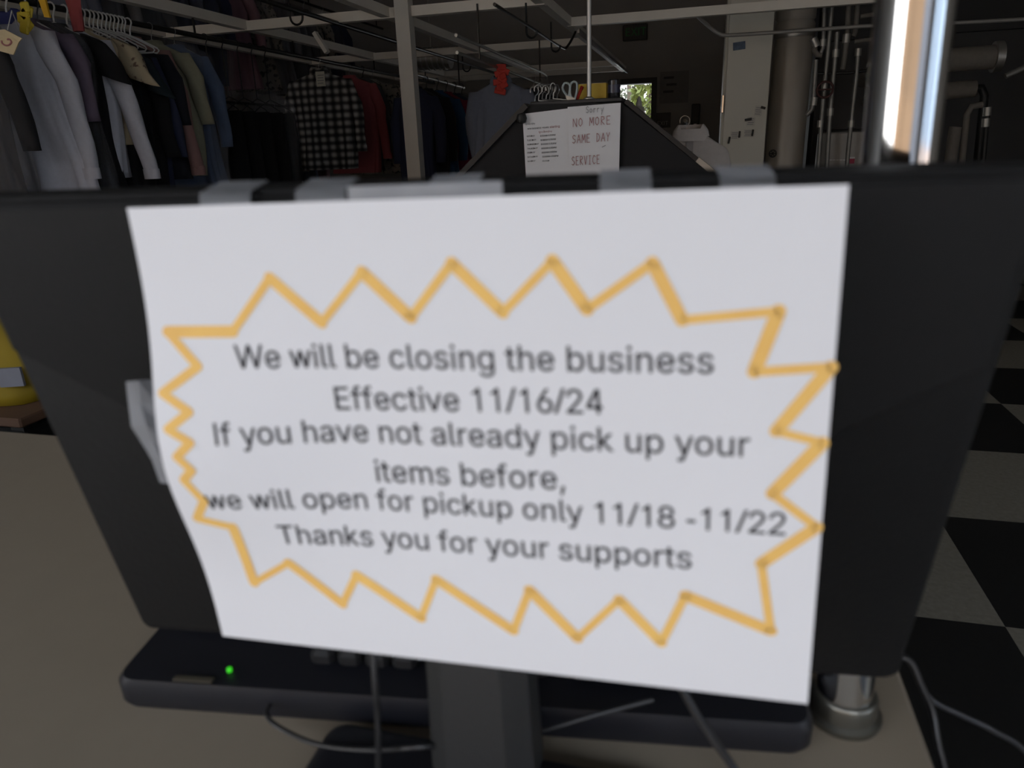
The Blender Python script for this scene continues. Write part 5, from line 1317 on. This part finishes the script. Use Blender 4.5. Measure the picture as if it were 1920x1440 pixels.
# things on the booth's shelf
SZ = 1.448
yx = thing('card_box', 'yellow card box standing on the black booth behind the conduit pole', 'box', (-.44, HY + .16, SZ))
a0, a1 = at(1084, 188, HY + .12), at(1137, 188, HY + .12)
zt = at(1137, 155, HY + .12).z
MB().box(((a0.x + a1.x) / 2, HY + .16, (SZ + zt) / 2), (a1.x - a0.x, .07, zt - SZ), bev=.002).build('body', mat('yellow card', (.62, .43, .06), .7), yx)
MB().box(((a0.x + a1.x) / 2, HY + .16, zt - .004), (a1.x - a0.x - .01, .055, .012)).build('index_cards', mat('cream cards', (.55, .5, .4), .8), yx)
rl = thing('tape_roll', 'black roll standing on the booth shelf right of the yellow box', 'roll', tuple(at(1151, 190, HY + .1)))
c = at(1151, 190, HY + .1)
MB().lathe([(.023, 0), (.025, .004), (.025, .066), (.021, .07), (.010, .07), (.010, .05)], (c.x, c.y, SZ), 20).build('body', mat('glossy black plastic', (.012, .012, .016), .25), rl, smooth=True)
MB().lathe([(.0255, .020), (.0255, .050)], (c.x, c.y, SZ), 20).build('wrap_band', mat('navy label', (.03, .03, .06), .3), rl, smooth=True)
cp = thing('conduit_pole', 'thin grey metal conduit rising from the booth to the ceiling', 'pole', (-.45, HY + .07, SZ))
MB().tube([(-.452, HY + .075, SZ), (-.452, HY + .075, ZC)], .0092, 14).build('tube', mat('grey conduit', (.52, .51, .48), .4, .6), cp, smooth=True)
MB().lathe([(.022, 0), (.022, .004), (.012, .010)], (-.452, HY + .075, SZ), 16).build('foot_plate', M_DULL, cp, smooth=True)
# scissors: pale blue handles up, blades down
sc = thing('scissors', 'pale blue handled scissors stuck upright at the booth shelf', 'scissors', tuple(at(1072, 190, HY + .05)))
M_SC = mat('pale blue plastic', (.36, .42, .42), .4)
for pts in ([(1056, 160), (1059, 156), (1064, 156), (1068, 160), (1068, 170), (1066, 180), (1062, 178), (1057, 171), (1055, 165)],
            [(1071, 156), (1076, 153), (1081, 156), (1082, 165), (1080, 178), (1077, 188), (1073, 185), (1069, 176), (1069, 164)]):
    MB().tube(spline([at(x, y, HY + .05) for x, y in pts + [pts[0]]], 4)[:-1], .0042, 8, closed=True).build('finger_loop', M_SC, sc, smooth=True)
MB().prism([at(1060, 178, HY + .046), at(1078, 184, HY + .046), at(1074, 200, HY + .046), at(1066, 200, HY + .046)], (0, .006, 0)).build('blade', M_DULL, sc)
pn = thing('red_marker', 'red marker pen leaning on the yellow box beside the scissors', 'pen', tuple(at(1082, 189, HY + .08)))
MB().tube([at(1081, 189, HY + .07), at(1089, 169, HY + .10)], .0065, 10).build('barrel', mat('red plastic', (.42, .03, .02), .4), pn, smooth=True)
MB().tube([at(1089, 169, HY + .10), at(1091.5, 163, HY + .108)], .0072, 10).build('cap', mat('dark red plastic', (.30, .02, .015), .4), pn, smooth=True)
# bottle standing on a side ledge behind the booth's right shoulder
bt = thing('squeeze_bottle', 'clear squeeze bottle with conical spout at the right shoulder of the booth', 'bottle', (-.26, HY + .35, 1.25))
c = at(1197, 250, HY + .35)
M_BOT = film('milky bottle plastic', .85, (.36, .32, .30), .3, 10)
MB().lathe([(.026, -.01), (.028, .01), (.028, .085), (.022, .105), (.012, .112)], (c.x, c.y, c.z), 20).build('body', M_BOT, bt, smooth=True)
MB().lathe([(.013, .112), (.013, .122), (.003, .150)], (c.x, c.y, c.z), 16).build('spout', mat('grey spout', (.40, .37, .36), .5), bt, smooth=True)
MB().box((c.x - .01, c.y + .0, c.z - .02), (.14, .12, .02)).build('ledge_foot', M_BLACKMETAL, bo)
# bundle of wire hangers lying behind on the shelf
for i in range(7):
    rod = at(1002 + i * 7, 172 + (i % 3), HY + .42)
    rod.z = SZ + .066 + .004 * (i % 3)
    hk = thing('clothes_hanger', '%s bare wire hanger of the bunch on the booth shelf, from the left' % ('first', 'second', 'third', 'fourth', 'fifth', 'sixth', 'seventh')[i], 'hanger', tuple(rod), 'bare hangers on the booth')
    R = Matrix.Rotation(.6 + .1 * i, 3, 'Z')
    hr = .020
    MB().tube([rod + R @ Vector((hr * math.cos(a), 0, hr * math.sin(a))) for a in [math.radians(d) for d in range(200, -80, -25)]] + [rod + R @ Vector((0, 0, -.045))], .0024, 6).build('hook', M_HW if i % 2 else M_HG, hk, smooth=True)
    MB().tube([rod + R @ Vector(p) for p in ((0, 0, -.045), (.02, -.10, -.058), (.02, -.17, -.062), (-.02, -.17, -.062), (-.02, -.10, -.058))], .0024, 6, closed=True).build('shoulder_bar', M_HW if i % 2 else M_HG, hk, smooth=True)

# ------------------------------------------------------------------ white shirt right of the booth
rod = at(1284, 226, 3.75)
rail9 = thing('hanging_rail', 'short dark rail behind the booth holding the folded white shirt', 'rail', tuple(rod))
MB().tube([rod + Vector((0, -.02, 0)), rod + Vector((0, .9, 0))], .008, 8).build('bar', M_RAIL, rail9, smooth=True)
for dy in (.3, .85):
    MB().tube([rod + Vector((0, dy, 0)), rod + Vector((0, dy, -rod.z + .0))], .012, 8).build('leg', M_RAIL, rail9)
hanger(rod, .0, 'wire', 'wire hanger with round hook holding the white shirt right of the booth', half=.17)
shirt('shirt', 'shirt', 'pressed white shirt on a wire hanger right of the black booth', rod + Vector((.03, .0, .035)), cloth('ivory cotton', (.56, .52, .49)), L=.45, hw=.185, seed=91, sleeve='none', collar=cloth('ivory collar', (.60, .56, .53)), flare=.92, placket=cloth('ivory placket', (.36, .33, .31)))

# ------------------------------------------------------------------ tall white cabinet and its papers
cb_ = thing('tall_cabinet', 'tall white metal cabinet with papers held by black magnets', 'cabinet', (.33, 7.15, 0))
MB().box((.335, 7.18, 1.2), (.385, .5, 2.4), bev=.006).build('body', mat('cream cabinet enamel', (.66, .64, .56), .45, var=.05, scale=4), cb_)
cdoor = MB().box((.345, 6.915, 1.2), (.36, .03, 2.36), bev=.004).build('door', mat('cream cabinet door', (.68, .66, .58), .45, var=.05, scale=4), cb_)
a, b = at(1353, 178, 6.88), at(1353, 212, 6.88)
MB().box((.148, 6.89, (a.z + b.z) / 2), (.02, .03, a.z - b.z), bev=.004).build('handle', M_CHROME, cdoor)
for (x, y, w, h, rz, dark, lb) in ((1386, 86, .10, .062, -.08, 2, 'small blue photo high on the tall white cabinet'), (1408, 228, .07, .075, .05, 0, 'small pencilled slip third highest on the tall white cabinet'),
                                   (1378, 254, .075, .07, .02, 0, 'lower left slip of paper on the tall white cabinet'), (1403, 250, .075, .065, .0, 0, 'slip of paper right of the lower left slip on the cabinet'),
                                   (1422, 208, .06, .085, .08, 0, 'narrow slip of paper near the right edge of the white cabinet')):
    c = at(x, y, 6.893)
    o = thing('paper_slip', lb, 'paper', tuple(c), 'papers on the white cabinet')
    R = Matrix.Rotation(rz, 3, 'Y')
    MB().box(c, (w, .003, h), R).build('sheet', mat('blue photo print', (.07, .11, .18), .5, scale=30, var=.8) if dark == 2 else mat('slip paper', (.60, .58, .52), .8), o)
    if not dark:
        tl = MB()
        for k in range(4):
            tl.box(c + R @ Vector((-.005 * (k % 2), -.002, h * .3 - k * h * .2)), (w * .7, .001, .005), R)
        tl.build('written_lines', M_PENCIL, o)
for (x, y, w, h, rz, lb) in ((1403, 224, .058, .020, -.15, 'black magnet strip on the middle slip of the white cabinet'), (1431, 202, .04, .02, .3, 'small black magnet near the right edge of the white cabinet'),
                             (1367, 263, .016, .058, .15, 'black magnet lowest and leftmost on the white cabinet'), (1386.5, 252, .016, .055, .05, 'upright black magnet between the two lower slips'), (1411, 249, .016, .055, .1, 'upright black magnet right of the two lower slips')):
    c = at(x, y, 6.889)
    tag(MB().box(c, (w, .008, h), Matrix.Rotation(rz, 3, 'Y'), bev=.002).build('magnet', M_BLACKMETAL, None), lb, 'magnet', 'magnets on the white cabinet')

# ------------------------------------------------------------------ pipes and tank on the right
tk = thing('vertical_tank', 'tall dull tan cylinder tank right of the white cabinet', 'tank', (.74, 7.4, 0))
MB().lathe([(.165, 0), (.165, 2.02), (.150, 2.08), (.165, 2.10), (.165, 2.19), (.15, 2.22), (.165, 2.24), (.165, ZC - .01)], (.735, 7.3, 0), 36).build('shell', mat('tan galvanised shell', (.50, .465, .41), .5, .15, scale=5, var=.12), tk, smooth=True)
MB().lathe([(.168, 2.085), (.172, 2.10), (.172, 2.13), (.168, 2.145)], (.735, 7.3, 0), 36).build('seam_band', M_DULL, tk, smooth=True)
vc = at(1449, 288, 7.10)
vv = MB()
vv.tube([vc + Vector((.03 * math.cos(a), 0, .03 * math.sin(a))) for a in [2 * PI * k / 14 for k in range(14)]], .006, 6, closed=True)
for k in range(3):
    a = PI * k / 3
    vv.tube([vc + Vector((.03 * math.cos(a), 0, .03 * math.sin(a))), vc - Vector((.03 * math.cos(a), 0, .03 * math.sin(a)))], .004, 5)
vv.tube([vc, vc + Vector((0, .09, 0))], .007, 6)
vv.build('valve_wheel', M_BLACKMETAL, tk)
cd = thing('white_conduit', 'pale conduit bending down from the frame then running right past the cabinet', 'pipe', tuple(at(1310, 28, 6.45)))
MB().tube(spline([(-.10, 6.3, 2.19), (-.06, 6.35, 2.16), at(1330, 50, 6.45), at(1347, 62, 6.45), at(1366, 66, 6.45), at(1450, 61, 6.45), at(1550, 54, 6.45), at(1640, 48, 6.45), at(1920, 36, 6.45), (XR, 6.45, at(2050, 30, 6.45).z)], 6), .014, 10).build('tube', mat('pale conduit', (.34, .33, .31), .45, .3), cd, smooth=True)
M_PIPE = mat('grey steam pipe', (.25, .245, .23), .42, .55, scale=25, var=.25)
M_LAG = mat('lagged pipe', (.17, .155, .135), .7, 0, scale=30, var=.2, bump=.3)
GP = 'steam pipes on the right'


def pipe(pts, r, label, m=M_PIPE, Y=6.6, joints=()):
    P = [at(x, y, Y) for x, y in pts]
    if pts[-1][1] == 420:                       # runs on down to the floor
        P[-1] = Vector((P[-1].x, P[-1].y, 0))
    if pts[0][1] == 420:
        P[0] = Vector((P[0].x, P[0].y, 0))
    if pts[0][1] <= 14:                         # comes down from the ceiling
        P = [Vector((P[0].x, P[0].y, ZC))] + P
    o = thing('steam_pipe', label, 'pipe', tuple(P[0]), GP)
    MB().tube(P, r, 10).build('tube', m, o, smooth=True)
    for x, y in joints:
        c = at(x, y, Y)
        d = (P[-1] - P[0]).normalized()
        MB().tube([c - d * r * 1.6, c + d * r * 1.6], r * 1.45, 10).build('coupling', M_DULL, o, smooth=True)
    return o


pipe([(1546, 14), (1543, 90), (1537, 105)], .016, 'short grey pipe at the far left of the pipe run beside the tank', joints=[(1543, 80)])
pipe([(1560, 14), (1552, 100), (1546, 160), (1540, 230), (1535, 300), (1530, 420)], .017, 'long grey pipe second from the tank running down the pipe run', joints=[(1546, 160), (1538, 232)])
pipe([(1528, 70), (1527, 95), (1533, 103), (1541, 103)], .022, 'elbow pipe bending round near the top beside the tank', M_LAG, joints=[(1528, 80)])
pipe([(1530, 112), (1525, 190), (1522, 205), (1512, 216)], .019, 'pipe with bent brass end pointing at the tank', M_PIPE, joints=[(1526, 190)])
pipe([(1570, 60), (1566, 110), (1560, 170), (1556, 220), (1549, 330), (1546, 420)], .018, 'grey pipe in front of the white machine left corner', joints=[(1567, 100), (1557, 210)])
pipe([(1591, 12), (1588, 70), (1584, 105), (1580, 130)], .020, 'thick upper pipe ending in a pointed valve', M_LAG, joints=[(1587, 72)])
pipe([(1610, 92), (1605, 150), (1599, 200), (1595, 240), (1590, 285), (1584, 420)], .017, 'grey pipe crossing in front of the white machine right half', joints=[(1609, 98), (1596, 232)])
pipe([(1608, 10), (1604, 60), (1600, 68)], .019, 'dull pipe stub at top right of the pipe run', M_LAG)
pipe([(1613, 31), (1632, 28), (1650, 26)], .016, 'short level pipe near the top right of the pipe run', M_LAG)
pipe([(1602, 78), (1617, 76), (1660, 72)], .016, 'level pipe below the conduit at the right of the pipe run', M_LAG)
pipe([(1533, 138), (1590, 137), (1625, 132)], .012, 'dark level pipe crossing the middle of the pipe run', M_BLACKMETAL)
wm = thing('white_machine', 'low white machine with a red label behind the steam pipes', 'machine', (1.15, 7.1, 0))
a, b = at(1553, 249, 6.75), at(1619, 303, 6.75)
MB().box(((a.x + b.x) / 2, 7.05, a.z / 2), (b.x - a.x, .6, a.z), bev=.01).build('body', mat('off white enamel', (.42, .40, .37), .5), wm)
for k in range(5):
    c = at(1557 + k * 6.5, 300, 6.74)
    MB().box(c, (.022, .012, .008)).build('button', M_HW, wm)
c = at(1596, 301, 6.74)
MB().box(c, (.05, .012, .05)).build('red_label', mat('red sticker', (.40, .015, .06), .5), wm)
MB().box(c + Vector((0, -.003, .022)), (.05, .012, .014)).build('white_stripe', M_HW, wm)
va = thing('red_valve', 'dark red valve wheel in the middle of the pipe run', 'valve', tuple(at(1553, 165, 6.5)), None)
vc = at(1547, 168, 6.52)
MB().tube([vc + Vector((.06 * math.cos(q), 0, .06 * math.sin(q))) for q in [2 * PI * k / 16 for k in range(16)]], .009, 6, closed=True).build('wheel_rim', mat('faded red paint', (.06, .015, .014), .6), va, smooth=True)
MB().tube([vc - Vector((.06, 0, 0)), vc + Vector((.06, 0, 0))], .006, 6).build('spoke', MATS['faded red paint'], va)
MB().tube([vc, vc + Vector((0, .12, 0))], .01, 6).build('stem', M_DULL, va)
dm = thing('dark_backing', 'large near black backing block added to darken the area behind the steam pipes', 'machine', (2.2, 8.2, 0))
MB().box((2.35, 8.3, 1.35), (2.7, .9, 2.7), bev=.03).build('housing', mat('black backing', (.016, .016, .016), .5), dm)  # made-up black block that darkens the view behind the pipes
MB().box((1.35, 7.84, 1.7), (.5, .03, .8), bev=.01).build('front_panel', mat('dark grey panel', (.03, .03, .03), .5), dm)
MB().box((2.6, 7.84, 1.5), (.9, .03, 1.2), bev=.01).build('side_panel', mat('dark grey panel', (.03, .03, .03), .5), dm)
dk = thing('exhaust_duct', 'fat tan duct with flange running level right of the chrome pole', 'duct', tuple(at(1800, 112, 6.3)))
a, b = at(1700, 118, 6.3), at(1862, 107, 6.3)
MB().tube([a + Vector((0, 1.55, 0)), a + Vector((0, .1, 0)), a + Vector((.1, 0, 0)), b], .082, 22).build('tube', M_LAG, dk, smooth=True)
MB().tube([b, b + Vector((.05, 0, .002))], .105, 22).build('flange', M_DULL, dk, smooth=True)
dk = thing('exhaust_duct', 'lower slimmer tan duct right of the chrome pole', 'duct', tuple(at(1790, 170, 6.5)))
MB().tube([at(1700, 176, 6.45) + Vector((0, 1.4, 0)), at(1700, 176, 6.45) + Vector((0, .08, 0)), at(1700, 176, 6.45) + Vector((.08, 0, 0)), at(1828, 166, 6.45)], .062, 20).build('tube', M_LAG, dk, smooth=True)
MB().tube([at(1828, 166, 6.45), at(1840, 165, 6.45), at(1846, 180, 6.45), Vector((at(1843, 330, 6.45).x, 6.45, 0))], .03, 12).build('down_pipe', M_BLACKMETAL, dk, smooth=True)
pipe([(1812, 420), (1803, 310), (1813, 215), (1822, 200), (1842, 196)], .022, 'bent pale pipe right of the chrome pole', M_LAG, Y=6.0)
pipe([(1853, 205), (1850, 230), (1846, 420)], .018, 'thin pipe with bright fittings right of the bent pale pipe', M_BLACKMETAL, Y=6.0, joints=[(1851, 209), (1848, 230)])
pipe([(1775, 420), (1781, 310), (1790, 245), (1792, 238)], .042, 'short pale post pipe just right of the chrome pole', M_LAG, Y=6.0)
pipe([(1885, 143), (1920, 127), (1985, 98), (1980, 420)], .020, 'pale slanting pipe at the right edge of the picture', M_PIPE, Y=6.0)

# ------------------------------------------------------------------ things on and near the back wall
for (x0, y0, x1, y1, lb, col) in ((1238, 135, 1290, 192, 'faint grey notice sheet on the back wall right of the doorway', (.22, .215, .205)),):
    a, b = at(x0, y0, YB - .01), at(x1, y1, YB - .01)
    o = thing('wall_notice', lb, 'notice', tuple(a))
    MB().box(((a.x + b.x) / 2, YB - .008, (a.z + b.z) / 2), (b.x - a.x, .012, a.z - b.z)).build('sheet', mat('grey notice board', col, .8), o)
    nb = MB()
    for k in range(3):
        nb.box((a.x + .12 + .04 * (k % 2), YB - .016, a.z - .08 - .09 * k), (.14, .004, .03))
    nb.build('printed_blocks', mat('dark print block', (.08, .08, .08), .8), o)
a, b = at(1229, 212, YB - .02), at(1257, 239, YB - .02)
o = thing('black_sign', 'square black sign with pale lettering just right of the doorway', 'sign', tuple(a))
MB().box(((a.x + b.x) / 2, YB - .015, (a.z + b.z) / 2), (b.x - a.x, .02, a.z - b.z), bev=.003).build('board', M_BLACKMETAL, o)
text_mesh('EXIT', flat((a.x + .03, YB - .027, b.z + .035), (1, 0, 0), (0, 0, 1)), 'lettering', mat('pale sign paint', (.2, .2, .19), .7), o, fit=.15)
a, b = at(1297, 195, YB - .1), at(1311, 241, YB - .1)
o = thing('wall_box', 'tall narrow black box mounted on the back wall', 'box', tuple(a))
MB().box(((a.x + b.x) / 2, YB - .05, (a.z + b.z) / 2), (b.x - a.x, .10, a.z - b.z), bev=.01).build('case', M_BLACKMETAL, o)
MB().box(((a.x + b.x) / 2, YB - .103, b.z + .05), (.04, .008, .03)).build('keyhole_plate', M_DULL, o)
a, b = at(1166, 44, YB - .2), at(1212, 72, YB - .2)
o = thing('exit_sign', 'unlit dark green exit sign high on the back wall', 'sign', tuple(a))
MB().box(((a.x + b.x) / 2, YB - .04, (a.z + b.z) / 2), (b.x - a.x, .07, a.z - b.z), bev=.01).build('case', mat('dark sign case', (.03, .034, .03), .5), o)
text_mesh('EXIT', flat((a.x + .04, YB - .08, b.z + .06), (1, 0, 0), (0, 0, 1)), 'lettering', mat('dim green', (.02, .20, .05), .6), o, fit=.28, bold=.02)
o = thing('spiral_duct', 'silver corrugated duct near the ceiling behind the white post', 'duct', (-2.6, 9.2, 2.6))
MB().tube([at(775, 112, 8.6), at(800, 110, 8.6), at(845, 108, 8.6)], .12, 20).build('tube', M_DULL, o, smooth=True)
rb = MB()
for k in range(6):
    c = at(785 + k * 10, 111 - .3 * k, 8.6)
    rb.tube([c - Vector((.01, 0, 0)), c + Vector((.01, 0, 0))], .126, 20)
rb.build('ribs', mat('bright duct rib', (.55, .55, .54), .35, .9), o, smooth=True)
MB().tube([at(810, 109, 8.6), at(810, 109, 8.6) + Vector((0, 0, ZC - at(810, 109, 8.6).z))], .012, 6).build('strap', M_DULL, o)

# ------------------------------------------------------------------ yard beyond the back door
def tree(loc, h, r, seed, label, col):
    rnd = random.Random(seed)
    loc = Vector(loc)
    o = thing('garden_tree', label, 'tree', tuple(loc), 'trees beyond the back doorway')
    MB().tube([loc, loc + Vector((.05, 0, h * .4)), loc + Vector((0, .05, h * .75))], [.09, .07, .04], 8).build('trunk', mat('bark', (.12, .09, .06), .9), o)
    mb = MB()
    for i in range(2200):
        d = Vector((rnd.gauss(0, 1), rnd.gauss(0, 1), rnd.gauss(0, 1))).normalized() * r * rnd.uniform(.35, 1) ** .6
        p = loc + Vector((0, 0, h * .62)) + Vector((d.x, d.y, d.z * h * .5 / r))
        a = Vector((rnd.gauss(0, 1), rnd.gauss(0, 1), rnd.gauss(0, 1))).normalized()
        b = a.orthogonal().normalized()
        s = rnd.uniform(.04, .085)
        mb.add([p - a * s, p + b * s * .55, p + a * s, p - b * s * .55], [(0, 1, 2, 3)])
    mb.build('foliage', mat(label[:12] + ' leaf', col, .7, var=.5, scale=3), o, fix=False)


tree((-1.55, 15.8, -.07), 3.6, .95, 3, 'dark olive green tree in the middle of the back doorway', (.06, .066, .03))
tree((-.92, 13.4, -.07), 2.9, .36, 5, 'bright yellow green bush at the right of the back doorway', (.15, .17, .03))
struct('yard_wall', MB().box((-1, 17.5, .75), (9, .2, 1.6)), mat('pale yard wall', (.55, .54, .52), .9, scale=3))

for _o in list(S.objects):
    if '_o' in _o.keys():
        del _o['_o']
